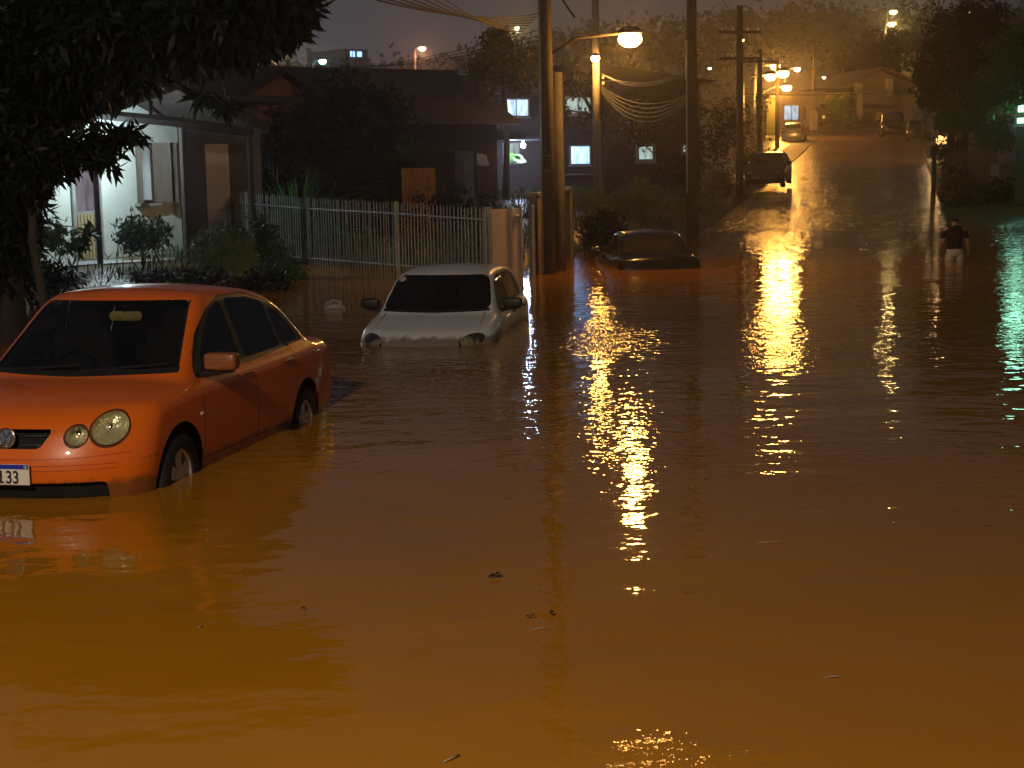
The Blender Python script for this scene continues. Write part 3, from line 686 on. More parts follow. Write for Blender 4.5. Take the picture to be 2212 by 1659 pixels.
# ---- black sedan sunk to its boot lid, further up the street
BSED = dict(L=4.2, W=1.68, H=1.40, h=.045, belt=.90, rw_=.29, arch=.34, wheels=(.8, 3.25), tum=.36,
    deck=[(0, .66), (.4, .80), (1.0, .90), (1.5, .92), (3.2, .94), (3.5, .97), (4.05, .96), (4.2, .90)],
    roof=[(1.2, 1.28), (1.8, 1.36), (2.2, 1.395), (2.7, 1.39), (3.2, 1.30)],
    front=[(.15, .08), (.4, 0), (.6, .05), (.8, .2)], rear=[(.2, 4.1), (.45, 4.2), (.7, 4.18), (.95, 4.1)],
    ws=((1.15, .90), (1.85, 1.34)), rw=((3.62, .95), (3.05, 1.33)), wsw=(.66, .54), rww=(.66, .50), kr=.10,
    dlo=[(1.45, .89), (1.70, 1.15), (2.0, 1.29), (2.5, 1.31), (2.9, 1.26), (3.3, .98), (3.28, .94)],
    side_glass=[[(1.62, .93), (1.80, 1.14), (2.05, 1.26), (2.26, 1.275), (2.27, .94)], [(2.36, .94), (2.34, 1.275), (2.84, 1.22), (3.12, .99), (3.1, .96)]],
    rglass=True, interior=True)
m_black = mat('black_car_paint', (.012, .011, .011), .25, var=.1, scale=1.5, coat=.7)
bs, bsh = build_car('black_sedan', 'black sedan sunk to its boot lid in the flood beside the dark bush', BSED, m_black, (0, 0, 0), 0)
# seen from behind, its left flank just showing
ab = R(-86); bs.rotation_euler = (0, 0, ab); tail = gp(1428, 582)
bs.location = Vector((tail.x, tail.y, -.70)) - Vector((math.cos(ab), math.sin(ab), 0))*4.15

# ---- parked cars up the hill (seen small): same builder, coarser
SUV = dict(L=4.3, W=1.80, H=1.70, h=.07, belt=1.05, rw_=.35, arch=.42, wheels=(.85, 3.4), tum=.22,
    deck=[(0, .80), (.3, .95), (1.0, 1.05), (1.5, 1.06), (4.3, 1.08)], roof=[(1.0, 1.62), (1.8, 1.69), (3.0, 1.70), (4.1, 1.64)],
    front=[(.15, .08), (.45, 0), (.7, .03), (.95, .15)], rear=[(.2, 4.2), (.45, 4.3), (.9, 4.27), (1.6, 4.15)],
    ws=((1.1, 1.05), (1.75, 1.62)), rw=((4.25, 1.08), (4.0, 1.62)), wsw=(.70, .60), rww=(.66, .56), kf=.25, kr=.12,
    dlo=[(1.45, 1.04), (1.9, 1.5), (3.9, 1.5), (4.0, 1.08)], side_glass=[[(1.6, 1.08), (1.95, 1.45), (2.4, 1.46), (2.4, 1.08)], [(2.5, 1.08), (2.5, 1.46), (3.8, 1.44), (3.85, 1.1)]],
    fcuts=[('lamp_main', roundpoly([(-.50, .74), (-.80, .76), (-.80, .90), (-.50, .86)], .03)), ('grille', [('c', 0), roundpoly([(-.45, .86), (.45, .86), (.42, .70), (-.42, .70)], .03)])],
    rcuts=[('tail', roundpoly([(-.70, .85), (-.86, .85), (-.86, 1.15), (-.72, 1.15)], .03))], interior=False)
PICK = dict(SUV, L=4.6, wheels=(.85, 3.6), deck=[(0, .85), (.3, 1.0), (1.0, 1.08), (4.6, 1.08)], roof=[(1.0, 1.60), (1.8, 1.66), (2.6, 1.66), (3.1, 1.60)], rear=[(.2, 4.5), (.5, 4.6), (1.1, 4.58)],
    rw=((3.15, 1.08), (2.95, 1.58)), dlo=[(1.45, 1.04), (1.9, 1.5), (2.8, 1.5), (2.9, 1.08)], side_glass=[[(1.6, 1.08), (1.95, 1.45), (2.7, 1.46), (2.75, 1.08)]], rcuts=[('tail', roundpoly([(-.74, .75), (-.86, .75), (-.86, 1.0), (-.74, 1.0)], .03))])
SMALL = dict(HATCH, h=.06, interior=False)
def hill_car(name, label, sp, paint, px, pyb, Y, yaw, group):
    p = at(px, pyb, Y); o, s_ = build_car(name, label, sp, paint, (0, 0, 0), 0, group)
    mid = Vector((math.cos(yaw), math.sin(yaw), 0))
    o.rotation_euler = (0, 0, yaw); o.location = Vector((p.x, p.y, 0)); q = o.location + mid*sp['L']*.5
    if math.cos(yaw) < 0 or math.sin(yaw) < 0: o.location = Vector((p.x, p.y, 0)) - mid*sp['L']; q = o.location + mid*sp['L']*.5
    o.location.z = float(zr(q.y))+.01
    o.rotation_euler = (0, -math.atan2(float(zr(q.y+1.2)-zr(q.y-1.2)), 2.4)*math.sin(yaw), yaw)
    return o
m_silver = mat('silver_car_paint', (.45, .43, .40), .3, .4, var=.05, coat=.6)
m_dgrey = mat('dark_grey_car_paint', (.03, .03, .032), .28, .2, var=.1, coat=.7)
m_brown = mat('dark_maroon_car_paint', (.05, .018, .014), .28, .1, var=.1, coat=.7)
UPHILL = 'cars parked along the road up the hill'
hill_car('parked_car', 'dark hatchback parked on the left verge just above the water', dict(HATCH, h=.05, W=1.66, interior=False), m_black, 1648, 405, 64, R(74), UPHILL)
hill_car('parked_car', 'silver hatchback parked tail-on under the cluster of street lamps', SMALL, m_silver, 1713, 308, 108, R(257), UPHILL)
hill_car('parked_car', 'black tall car on the right kerb, further from the glowing ball lamp', SUV, m_black, 1932, 302, 108, R(80), UPHILL)
hill_car('parked_car', 'low maroon car on the right kerb beside the glowing ball lamp', SMALL, m_brown, 1986, 304, 103, R(78), UPHILL)
gc = hill_car('parked_car', 'dark car in the open carport at the top of the street', SUV, m_dgrey, 1797, 276, 130, R(88), UPHILL)

# ================================================================ lamps, poles, wires
M_CONC = mat('pole_concrete', (.30, .27, .22), .8, var=.3, scale=3, bump=.01, bscale=25, stretch=(1, 1, .3))
M_POLE = mat('dark_weathered_pole', (.055, .042, .03), .85, var=.4, scale=4, bump=.01, bscale=20, stretch=(1, 1, .2))
M_STEEL = mat('galvanised_steel', (.28, .28, .28), .45, .6, var=.2, scale=5)
M_INS = mat('insulator_porcelain', (.62, .56, .48), .3, var=.1)
E_SOD = emat('sodium_bulb', (1.0, .50, .11), 120.0); E_SODF = emat('sodium_bulb_far', (1.0, .42, .14), 40.0)
E_WARM = emat('warm_bulb', (1, .8, .6), 30.0); E_YELF = emat('yellow_bulb_far', (1.0, .66, .20), 11.0); E_CLU = emat('sodium_bulb_cluster', (1.0, .50, .12), 34.0); E_YEL = emat('yellow_bulb', (1.0, .70, .24), 40.0); E_CYA = emat('cyan_bulb', (.35, .85, 1.0), 40.0); E_WHT = emat('white_bulb', (.75, .82, 1.0), 9.0); E_SMALL = emat('small_warm_bulb', (1.0, .80, .55), 5.0)

def lamp_head(parent, p, d, em, s=1.0):
    """cobra head on the end of an arm: housing above, glowing lens below"""
    d = Vector((d[0], d[1], 0)).normalized(); Mx = Matrix.Translation(p) @ Matrix.Rotation(math.atan2(d.y, d.x), 4, 'Z')
    b = MB(); b.lathe([(.001, .13), (.08, .12), (.13, .07), (.145, .03), (.13, .02), (.001, .02)], 18)
    for i, v in enumerate(b.v): b.v[i] = (v[0]*1.4*s, v[1]*s, v[2]*s)
    o = b.obj('lamp_head', M_POLE, parent, True); o.matrix_basis = Mx @ Matrix.Translation((0, 0, .02))
    b = MB(); b.lathe([(.10, .05), (.15, .01), (.165, -.05), (.14, -.11), (.08, -.155), (.001, -.17)], 18)
    for i, v in enumerate(b.v): b.v[i] = (v[0]*1.1*s, v[1]*s, v[2]*s)
    q = b.obj('bulb', em, parent, True); q.matrix_basis = Mx
    return o
def street_lamp(px, py, Y, label, em, power=0, col=SODIUM, arm=(-1.2, 0), rad=.15, s=1.0, post=True, group=None, name='street_lamp', pm=None, base=None):
    p = at(px, py, Y); bx, by = p.x+arm[0], p.y+arm[1]; z0 = Tz(bx, by)-.2 if base is None else base
    root = empty(name, (bx, by, z0), 0, label, 'street lamp', group); P = p-Vector((bx, by, z0))
    if post:
        b = MB(); top = P.z-.05; b.tube([(0, 0, 0), (0, 0, top)], [.09*s, .06*s], 10)
        b.obj('post', pm or M_STEEL, root, True)
        b = MB(); b.tube([(0, 0, top-.25), (P.x*.4, P.y*.4, top+.05), (P.x*.9, P.y*.9, P.z+.05)], .03*s, 8); b.obj('arm', M_STEEL, root, True)
    lamp_head(root, P, (P.x, P.y) if abs(P.x)+abs(P.y) > .01 else (1, 0), em, s)
    if power: light('lamp_light', P+Vector((0, 0, -.36*s)), power, col, rad, root)
    return root
def util_pole(name, label, px, base, Y, top_z, r0, r1, m, group='utility poles along the street', arms=(), lean=0.0):
    q = at(px, 829, Y) if base is None else gp(px, base, 0)
    return None

def pole(label, px, pyb, Y, H, r0, r1, m, arms=(7.2, 6.6), square=False, group='utility poles along the street', depth=1.0):
    """px, pyb: a point on the shaft near its foot at distance Y; H: height of the top above the water"""
    p = at(px, pyb, Y); z0 = min(Tz(p.x, p.y), p.z)-.3
    root = empty('utility_pole', (p.x, p.y, z0), 0, label, 'utility pole', group)
    b = MB(); Ht = H-z0
    b.tube([(0, 0, 0), (0, 0, Ht*.5), (0, 0, Ht)], [r0, (r0+r1)/2, r1], 4 if square else 14); b.obj('shaft', m, root, not square)
    for i, a in enumerate(arms):
        b = MB(); b.box((0, -.12, a-z0), (1.7, .09, .10), R(14), .01); b.obj('crossarm', M_POLE, root)
        for k in (-.75, -.3, .3, .75):
            b = MB(); b.lathe([(.001, .13), (.03, .12), (.04, .07), (.025, .05), (.045, .02), (.03, 0)], 10, (k*math.cos(R(14)), -.12+k*math.sin(R(14)), a-z0+.05)); b.obj('insulator', M_INS, root, True)
    return root, Vector((p.x, p.y, z0))
# 1 the near dark pole with the bright lamp on an arm, 2 the paler stay pole beside it
P1, o1 = pole('tall dark utility pole rising from the flood beside the gate, holding the brightest street lamp', 1186, 560, 29.4, 9.3, .135, .115, M_POLE, arms=(8.6,))
lp = at(1361, 78, 29.4); rel = lp-o1
b = MB(); b.tube([(0, 0, rel.z-.35), (rel.x*.35, 0, rel.z-.02), (rel.x*.9, 0, rel.z+.06)], .026, 8); b.obj('lamp_arm', M_POLE, P1, True)
lamp_head(P1, rel, (1, 0), E_SOD, 1.2); light('lamp_light', rel+Vector((0, 0, -.36)), 140, SODIUM, .15, P1)
b = MB(); b.box((.0, -.17, 3.2), (.18, .10, .30), 0, .02); b.obj('junction_box', M_POLE, P1)
b = MB(); b.tube([(-.12, -.09, .5), (-.10, -.08, 7.2)], .022, 8); b.obj('cable_conduit', M_STEEL, P1, True)
P2, o2 = pole('shorter tan concrete post standing against the tall dark utility pole', 1209, 560, 30.3, 3.75, .125, .105, mat('dull_tan_concrete', (.085, .075, .062), .85, var=.35, scale=3, bump=.01), arms=(), group=None)
P3, o3 = pole('lit concrete utility pole behind the shrubs with a street lamp on its front', 1291, 420, 55, 9.0, .16, .11, M_CONC, arms=(8.3,))
lp = at(1284, 126, 55); rel = lp-o3+Vector((0, -.55, 0))
b = MB(); b.tube([(0, 0, rel.z-.1), (rel.x, rel.y*.8, rel.z+.08)], .03, 8); b.obj('lamp_arm', M_STEEL, P3, True)
lamp_head(P3, rel, (0, -1), E_SOD, .9); light('lamp_light', rel+Vector((0, -.05, -.36)), 170, SODIUM, .13, P3)
for dz in (4.55, 4.75):
    b = MB(); b.lathe([(.001, .06), (.045, .05), (.045, -.05), (.001, -.06)], 10, (.24, -.10, dz)); b.obj('insulator', M_INS, P3, True)
P4, o4 = pole('dark utility pole at the water edge in the middle of the picture', 1496, 480, 45.5, 9.0, .18, .12, M_POLE, arms=(8.2,))
b = MB(); b.tube([(-.17, -.10, 4.8), (-.17, -.10, 5.9)], .035, 8); b.tube([(-.17, -.10, 1.6), (-.16, -.10, 4.8)], .016, 6); b.obj('cable_conduit', M_INS, P4, True)
P5, o5 = pole('dark utility pole with crossarm behind the parked dark car', 1598, 395, 62, 8.0, .15, .12, M_POLE, arms=(7.0, 6.0))
P6, o6 = pole('thin dark utility pole left of the lamp cluster', 1641, 330, 80, 7.6, .15, .11, M_POLE, arms=(7.0,))
P7, o7 = pole('dark pole under the lamp cluster beside the silver hatchback', 1679, 300, 100, 8.5, .15, .11, M_POLE, arms=(8.1,))
P8, o8 = pole('distant thin pole in front of the right houses', 1757, 270, 125, 11.5, .12, .09, M_POLE, arms=(11,))
# thin yard post and right kerb post
q = gp(1034, 585, 0); b = MB(); b.tube([(0, 0, -.5), (-.05, 0, 2.7)], .045, 10); o = b.obj('yard_post', M_POLE); o.location = (q.x, q.y+.6, 0)
tag(o, 'thin grey metal post standing behind the picket fence next to the gate', 'post')
# the lamp behind the photographer that lights the foreground and the parked cars
bl = empty('street_lamp', (-6.0, -3.4, -.3), 0, 'street lamp on a concrete post behind the viewer', 'street lamp')
b = MB(); b.tube([(0, 0, 0), (0, 0, 6.9)], [.16, .11], 12); b.obj('post', M_CONC, bl, True)
b = MB(); b.tube([(0, 0, 6.6), (1.0, .4, 7.1), (2.2, .9, 7.2)], .03, 8); b.obj('arm', M_STEEL, bl, True)
lamp_head(bl, Vector((2.4, 1.0, 7.15)), (1, .4), E_WARM, 1.0); light('lamp_light', (2.4, 1.0, 6.80), 3050, WARM, .12, bl)

CL = 'sodium street lamps clustered up the hill'
street_lamp(1664, 163, 88, 'lower left lamp of the cluster, large orange glow', E_CLU, 560, arm=(-1.5, .2), group=CL, s=1.7, rad=.45)
street_lamp(1691, 156, 99, 'largest bright lamp in the middle of the cluster, right of its neighbours', E_CLU, 650, arm=(-1.8, .2), group=CL, s=2.1, rad=.5)
street_lamp(1675, 141, 124, 'topmost lamp of the cluster, smaller and paler', E_CLU, 1800, arm=(-1.6, .2), group=CL, s=2.2, rad=.5)
street_lamp(1699, 187, 112, 'lowest lamp of the cluster, just above the silver hatchback', E_CLU, 1300, arm=(-1.6, .2), group=CL, s=2.0, rad=.5)
street_lamp(1722, 148, 150, 'small yellow-white lamp right of the cluster', E_YEL, 350, arm=(-1.2, .2), group=CL, s=1.7)
HL = 'small distant lamps on the dark hillside'
def hill_lamp(px, py, Y, label, em, s=1.0, power=0, col=SODIUM, rad=.3, post=True):
    return street_lamp(px, py, Y, label, em, power, col, arm=(-.8, .2), group=HL, s=s, rad=rad, post=post, pm=M_POLE)
hill_lamp(912, 103, 160, 'orange-pink lamp glowing above the long dark roof', E_SODF, 1.9, 900, (1, .42, .22))
hill_lamp(1117, 60, 175, 'pale yellow lamp with a cone of mist below, left of the tall pole', E_YEL, 1.4, 700, (1, .72, .25))
hill_lamp(697, 131, 120, 'cyan lamp just above the roof end near the big tree', E_CYA, 1.5, 120, (.4, .9, 1))
hill_lamp(607, 116, 190, 'amber lamp half hidden by the tree leaves at upper left', E_YEL, 1.4, 900, (1, .6, .2))
hill_lamp(1603, 86, 160, 'faint amber lamp beside the dark crossarm pole', E_YEL, 1.0, 60, (1, .6, .2))
hill_lamp(1533, 147, 150, 'tiny pale lamp low between two dark poles', E_SMALL, 1.0)
hill_lamp(1780, 167, 170, 'tiny warm lamp right of the lamp cluster above the carport', E_YEL, .9)
hill_lamp(1930, 24, 190, 'upper of the two stacked yellow lamps at upper right', E_YELF, 2.4, 400, (1, .70, .22))
hill_lamp(1927, 50, 184, 'lower of the two stacked yellow lamps at upper right', E_YELF, 2.6, 1900, (1, .70, .22))
for px, py, Y, lb in ((1847, 67, 260, 'faint speck of a lamp, leftmost of three on the ridge'), (1869, 67, 255, 'brighter speck, rightmost of three lamps on the ridge'), (1860, 76, 250, 'bluish speck, lowest of three lamps on the ridge'),
                      (1892, 88, 230, 'pale lilac lamp left of the yellow-lit slope'), (2092, 27, 220, 'white speck high in the right-hand trees'), (2107, 97, 200, 'yellow speck in the middle of the right-hand trees'), (2142, 129, 190, 'lilac speck low in the right-hand trees')):
    hill_lamp(px, py, Y, lb, E_WHT if 'lilac' in lb or 'bluish' in lb else E_SMALL, 1.3)
hill_lamp(2026, 155, 92, 'small white lamp hanging in the dark trees right of the houses', E_SMALL, .45, 0, post=True)
# glowing ball lamp on the right kerb
q = at(2034, 303, 84); z0 = float(zr(84))+.1; bt = empty('garden_lamp', (q.x, q.y, z0), 0, 'glowing orange ball lamp on a short post at the right kerb', 'garden lamp')
b = MB(); b.tube([(0, 0, 0), (0, 0, q.z-z0-.25)], .05, 8); b.obj('post', M_POLE, bt, True)
b = MB(); b.lathe([(.001, -.30), (.16, -.26), (.27, -.12), (.29, 0), (.26, .14), (.15, .25), (.001, .28)], 18); o = b.obj('globe', emat('orange_globe', (1, .50, .16), 2.6), bt, True); o.location = (0, 0, q.z-z0)
light('globe_light', (-.5, -.6, q.z-z0), 60, (1, .6, .25), .2, bt)

# ---- wires
M_WIRE = mat('wire_insulation', (.02, .018, .016), .6, var=.2)
def wire(name, label, spans, r=.012, m=None, group=None, cat='cable'):
    b = MB()
    for (A, B, sag) in spans:
        A, B = Vector(A), Vector(B); n = 18
        b.tube([A.lerp(B, i/n)-Vector((0, 0, sag*4*(i/n)*(1-i/n))) for i in range(n+1)], r, 5, False)
    return tag(b.obj(name, m or M_WIRE, None, True), label, cat, group)
M_WIREL = mat('pale_wire_insulation', (.04, .034, .028), .5, var=.2)
WG = 'bundled cables strung between the poles'
tp = lambda o, z, dx=0: Vector((o.x+dx, o.y-.1, z))
for i in range(7):
    k = i*.13
    wire('power_line', 'dark lines sweeping down from the upper left to the tall dark pole', [(at(770+i*26, -12-i*3, 19+i*.3), tp(o1, 4.75-k*.4, -.1-.05*i), .15)], .011, group=WG)
for i in range(4):
    wire('power_line', 'thin dark line crossing the sky above the long roof', [(at(560+i*25, 150-i*9, 60), at(1175, 62+i*12, 29.6), .35)], .008, group='thin lines above the roof')
for i in range(5):
    wire('cable', 'pale sagging cable lit by the lamp between the concrete pole and the water-edge pole', [(tp(o3, 4.72-i*.05, .16), tp(o4, 3.95-i*.05, -.16), .42+.09*i)], .014, M_WIREL, group='sagging cables lit from above')
for i in range(2):
    wire('cable', 'upper pale cable sagging from the concrete pole to the water-edge pole', [(tp(o3, 5.15, .16), tp(o4, 4.65-i*.04, -.16), .38+.05*i)], .013, M_WIREL, group='upper sagging cables')
for i in range(3):
    wire('cable', 'cable drooping from the water-edge pole to the crossarm pole', [(tp(o4, 4.5-i*.55, .1), tp(o5, 5.3-i*.5, -.1), .35+.07*i)], .013, M_WIREL, group='cables to the crossarm pole')
for i in range(3):
    wire('cable', 'cable continuing up the hill from the crossarm pole', [(tp(o5, 5.2-i*.5, .1), tp(o6, 6.0-i*.5, -.1), .3), (tp(o6, 6.0-i*.5, .1), tp(o7, 7.8-i*.4, -.1), .3)], .012, M_WIREL, group='cables up the hill')
for i, (ya, yb_) in enumerate(((203, 197), (190, 196), (140, 148))):
    wire('power_line', 'dark line crossing the street in front of the far houses', [(at(1605, ya, 95), at(2010, yb_, 95), .12)], .022 if i == 0 else .01, group='lines across the far end of the street')
wire('power_line', 'upper line between the dark poles against the sky', [(tp(o4, 8.3), tp(o5, 7.2), .2), (tp(o5, 7.2), tp(o6, 7.2), .15), (tp(o6, 7.2), tp(o7, 8.3), .15)], .010)
wire('cable', 'loose black strap hanging from the top of the tall dark pole', [(at(1204, -20, 29.2), at(1242, 38, 29.2), .02)], .022)

# ================================================================ fence, gate, walls
M_FEN = mat('white_fence_paint', (.27, .28, .27), .5, var=.3, scale=3)
M_CREAM = mat('cream_gate_panel', (.50, .45, .38), .6, var=.15, scale=2)
FA = Vector((-.40, 28.4, 0)); FB = Vector((-6.95, 37.8, 0)); fd = (FB-FA); fl = fd.length; fu = fd/fl
top_f = lambda s: interp(s, [0, fl*.275, fl*.595, fl], [1.24, 1.33, 1.40, 1.56])
root = empty('picket_fence', tuple(FA), math.atan2(fu.y, fu.x), 'white metal picket fence standing in the flood water behind the white hatchback', 'fence')
b = MB(); n = int(fl/.118)
for i in range(n+1):
    s = i*fl/n+random.uniform(-.012, .012); h_ = top_f(s)+random.uniform(-.02, .012); b.tube([(s, 0, -.35), (s+random.uniform(-.012, .012), random.uniform(-.01, .01), h_), (s, 0, h_+.045)], [.011, .011, .003], 6)
b.obj('pickets', M_FEN, root)
b = MB()
for f in (.86, .10):
    b.tube([(s, .02, top_f(s)*f) for s in np.linspace(0, fl, 9)], .016, 6)
b.obj('rail', M_FEN, root)
for s in (0.0, fl*.275, fl*.595, fl*.86, fl):
    b = MB(); b.box((s, .0, (top_f(s)+.05-.5)/2), (.065, .065, top_f(s)+.05+.5), 0, .008); b.obj('post', M_FEN, root)
# taller railings at the back of the yard
q = at(502, 400, 42); q2 = at(600, 400, 40.5); dd = (q2-q); ln = math.hypot(dd.x, dd.y)
root = empty('railing', (q.x, q.y, .1), math.atan2(dd.y, dd.x), 'tall pale railing panel beside the side door of the house', 'railing')
b = MB()
for i in range(13): b.tube([(i*ln/12, 0, 0), (i*ln/12, 0, 2.2)], .014, 6)
b.tube([(0, 0, .2), (ln, 0, .2)], .018, 6); b.tube([(0, 0, 2.0), (ln, 0, 2.0)], .018, 6); b.obj('bars', M_FEN, root)
b = MB(); b.box((0, 0, 1.1), (.09, .09, 2.3), 0, .01); b.obj('post', M_FEN, root)
# cream sheet gate between fence and poles
GA = Vector((-.34, 28.3, 0)); GB = at(1152, 560, 29.0); GB.z = 0; gd = GB-GA
root = empty('gate', tuple(GA), math.atan2(gd.y, gd.x), 'cream sheet-metal gate with upright ribs between the fence and the dark pole', 'gate'); gl_ = gd.length
b = MB(); b.box((gl_*.36, .02, .42), (gl_*.72, .035, 1.66), 0, .004); b.obj('panel', M_CREAM, root)
for k in (0, .47, .72, 1.0):
    b = MB(); b.box((gl_*k, -.012, .44), (.06, .035, 1.72), 0, .010); b.obj('rib', M_FEN, root)
b = MB(); b.box((gl_*.60, -.035, 1.06), (.10, .05, .14), 0, .01); b.obj('lock_box', M_STEEL, root)
# grey plastered wall along the street
WA = GB + Vector((.10, .45, 0)); WB = gp(1237, 556, 0)
wd = WB-WA; root = empty('boundary_wall', tuple(WA), math.atan2(wd.y, wd.x), 'low grey plastered wall behind the two near poles', 'wall'); wl = wd.length
b = MB(); b.box((wl/2, .09, .46), (wl, .16, 1.95), 0, .01); b.obj('wall_panel', mat('grey_plaster', (.20, .17, .145), .85, var=.25, scale=1.5, bump=.01), root)
b = MB(); b.box((wl/2, .09, 1.475), (wl+.04, .22, .07), 0, .01); b.obj('coping', M_CONC, root)
b = MB(); b.box((wl-.12, .09, .50), (.28, .24, 2.12), 0, .01); b.obj('pier', M_CONC, root)

# ================================================================ buildings
M_WHITE_W = mat('pale_painted_wall', (.62, .68, .62), .8, var=.12, scale=.8, bump=.004)
M_TILE = mat('old_roof_tiles', (.032, .022, .018), .85, var=.45, scale=3, bump=.03, bscale=14)
M_WOOD = mat('varnished_wood', (.10, .07, .045), .6, var=.35, scale=3, stretch=(6, 6, .5))
M_DWOOD = mat('dark_timber', (.035, .026, .02), .7, var=.35, scale=3)
M_DWALL = mat('dark_maroon_wall', (.045, .028, .028), .9, var=.35, scale=.7)
M_FRAME = mat('window_frame_paint', (.30, .30, .29), .5, var=.1)
L_COLD = lit_room('lit_room_cold', (.42, .62, 1.0), 2.3); L_BLUE = lit_room('lit_room_blue', (.26, .50, 1.0), 3.8); L_PALE = lit_room('lit_room_pale', (.50, .66, .62), .9)
L_CURT = lit_room('lit_room_curtain', (.62, .78, .80), .42, 1.2); L_GREEN = emat('green_white_lit_pane', (.42, 1.0, .72), 3.2); L_SHOP = lit_room('lit_shop', (.45, .72, .95), 1.0)
class Facade:
    """vertical plane through two ground points; pictures coordinates become places on it"""
    def __init__(s, A, B): s.A = Vector((A[0], A[1], 0)); s.B = Vector((B[0], B[1], 0)); s.u = (s.B-s.A); s.len = s.u.length; s.u.normalize(); s.n = Vector((s.u.y, -s.u.x, 0)); s.rz = math.atan2(s.u.y, s.u.x)
    def on(s, px, py, off=0.0):
        d = at(px, py, 10) - Vector((0, 0, CAMH)); O = Vector((0, 0, CAMH)); t = (s.A + s.n*off - O).dot(s.n)/d.dot(s.n); q = O+d*t
        return (q-s.A).dot(s.u), q.z, q
    def root(s, name, label, cat, z=0.0, group=None): return empty(name, (s.A.x, s.A.y, z), s.rz, label, cat, group)
    def window(s, root, px0, py0, px1, py1, pane, fr=M_FRAME, w=.06, mull=1, name='window', out=.03):
        x0, z0, _ = s.on(px0, py1, out); x1, z1, _ = s.on(px1, py0, out); z0 -= root.location.z; z1 -= root.location.z
        b = MB(); y = -out
        b.box(((x0+x1)/2, y, z1-w/2), (x1-x0, .06, w)); b.box(((x0+x1)/2, y, z0+w/2), (x1-x0, .06, w))
        b.box((x0+w/2, y, (z0+z1)/2), (w, .056, z1-z0-2*w)); b.box((x1-w/2, y, (z0+z1)/2), (w, .056, z1-z0-2*w))
        for k in range(mull): b.box((x0+(x1-x0)*(k+1)/(mull+1), y, (z0+z1)/2), (w*.6, .05, z1-z0-2*w))
        f = b.obj(name, fr, root); b = MB(); b.box(((x0+x1)/2, y+.022, (z0+z1)/2), (x1-x0-w, .008, z1-z0-w)); b.obj('pane', pane, f)
        b = MB(); b.box(((x0+x1)/2, y-.03, z0-.03), (x1-x0+.1, .12, .05)); b.obj('sill', fr, f)
        return f
# --- the house at left with its lit porch
HW = Facade((-8.89, 32.0), (-7.15, 34.6)); FZ = .28
ext = HW.A - HW.u*3.2; HW = Facade(ext, (-7.15, 34.6))
house = HW.root('porch_house', 'pale house with a lit porch and open wooden shutters at left behind the big tree', 'house', FZ-.6)
b = MB(); b.box((HW.len/2, 2.6, 2.2), (HW.len, 5.2, 4.4)); b.obj('wall', M_WHITE_W, house)
b = MB(); b.box((HW.len+.05, -.07, 2.1), (.10, .10, 4.0), 0, .01); b.obj('downpipe', M_FEN, house)
hz = lambda z: z-(FZ-.6)
def hx(px, py=400): return HW.on(px, py)[0]
# window: recessed lit curtain, frame, two open shutters, sill
x0, x1 = hx(300), hx(326); zt, zb_ = hz(2.66), hz(1.40)
wn = MB(); wn.box(((x0+x1)/2, -.01, zt-.03), (x1-x0+.12, .06, .06)); wn.box(((x0+x1)/2, -.01, zb_+.03), (x1-x0+.12, .06, .06)); wn.box((x0-.03, -.012, (zt+zb_)/2), (.06, .06, zt-zb_)); wn.box((x1+.03, -.012, (zt+zb_)/2), (.06, .06, zt-zb_))
wo_ = wn.obj('window', M_WOOD, house); b = MB(); b.box(((x0+x1)/2, -.006, (zt+zb_)/2), (x1-x0, .006, zt-zb_-.12)); b.obj('pane', L_CURT, wo_)
for (xh, ang) in ((x0-.06, R(-118)), (x1+.06, R(-62)), (x1+.30, R(-75))):
    M_ = Matrix.Translation((xh, -.03, (zt+zb_)/2)) @ Matrix.Rotation(ang, 4, 'Z'); b = MB()
    wv = .36 if xh < x0 else .40
    b.box(None, (wv, .035, zt-zb_), M=M_ @ Matrix.Translation((wv/2, 0, 0)))
    for k in range(9): b.box(None, (wv*.8, .05, .03), M=M_ @ Matrix.Translation((wv/2, 0, -(zt-zb_)*.42+k*(zt-zb_)*.105)))
    b.obj('shutter', M_WOOD, house)
b = MB(); b.box(((x0+x1)/2, -.08, zb_-.04), (x1-x0+.3, .18, .05)); b.obj('sill', M_CONC, wo_)
# half-glazed door with wooden slats below
x0, x1 = hx(158), hx(208); z0, z1 = hz(FZ), hz(2.3); zm = hz(1.24)
b = MB(); b.box(((x0+x1)/2, -.02, z1), (x1-x0+.14, .08, .08)); b.box((x0-.04, -.02, (z0+z1)/2), (.08, .08, z1-z0)); b.box((x1+.04, -.02, (z0+z1)/2), (.08, .08, z1-z0)); b.box(((x0+x1)/2, -.02, zm), (x1-x0, .07, .07))
dr = b.obj('door', M_FEN, house)
b = MB(); b.box(((x0+x1)/2, -.012, (zm+z1)/2), (x1-x0, .01, z1-zm-.08)); b.obj('pane', lit_room('door_curtain', (.70, .60, .72), .30, 1.6), dr)
b = MB()
for k in range(7): b.box((x0+(x1-x0)*(k+.5)/7, -.05, (z0+zm)/2), ((x1-x0)/9, .04, zm-z0-.04))
b.obj('slats', mat('pale_wood_slats', (.38, .29, .15), .6, var=.25, scale=3, stretch=(5, 5, .6)), dr)
b = MB(); b.tube([(x1-.06, -.08, zm+.10), (x1-.06, -.10, zm+.22)], .012); b.obj('handle', M_CHR, dr)
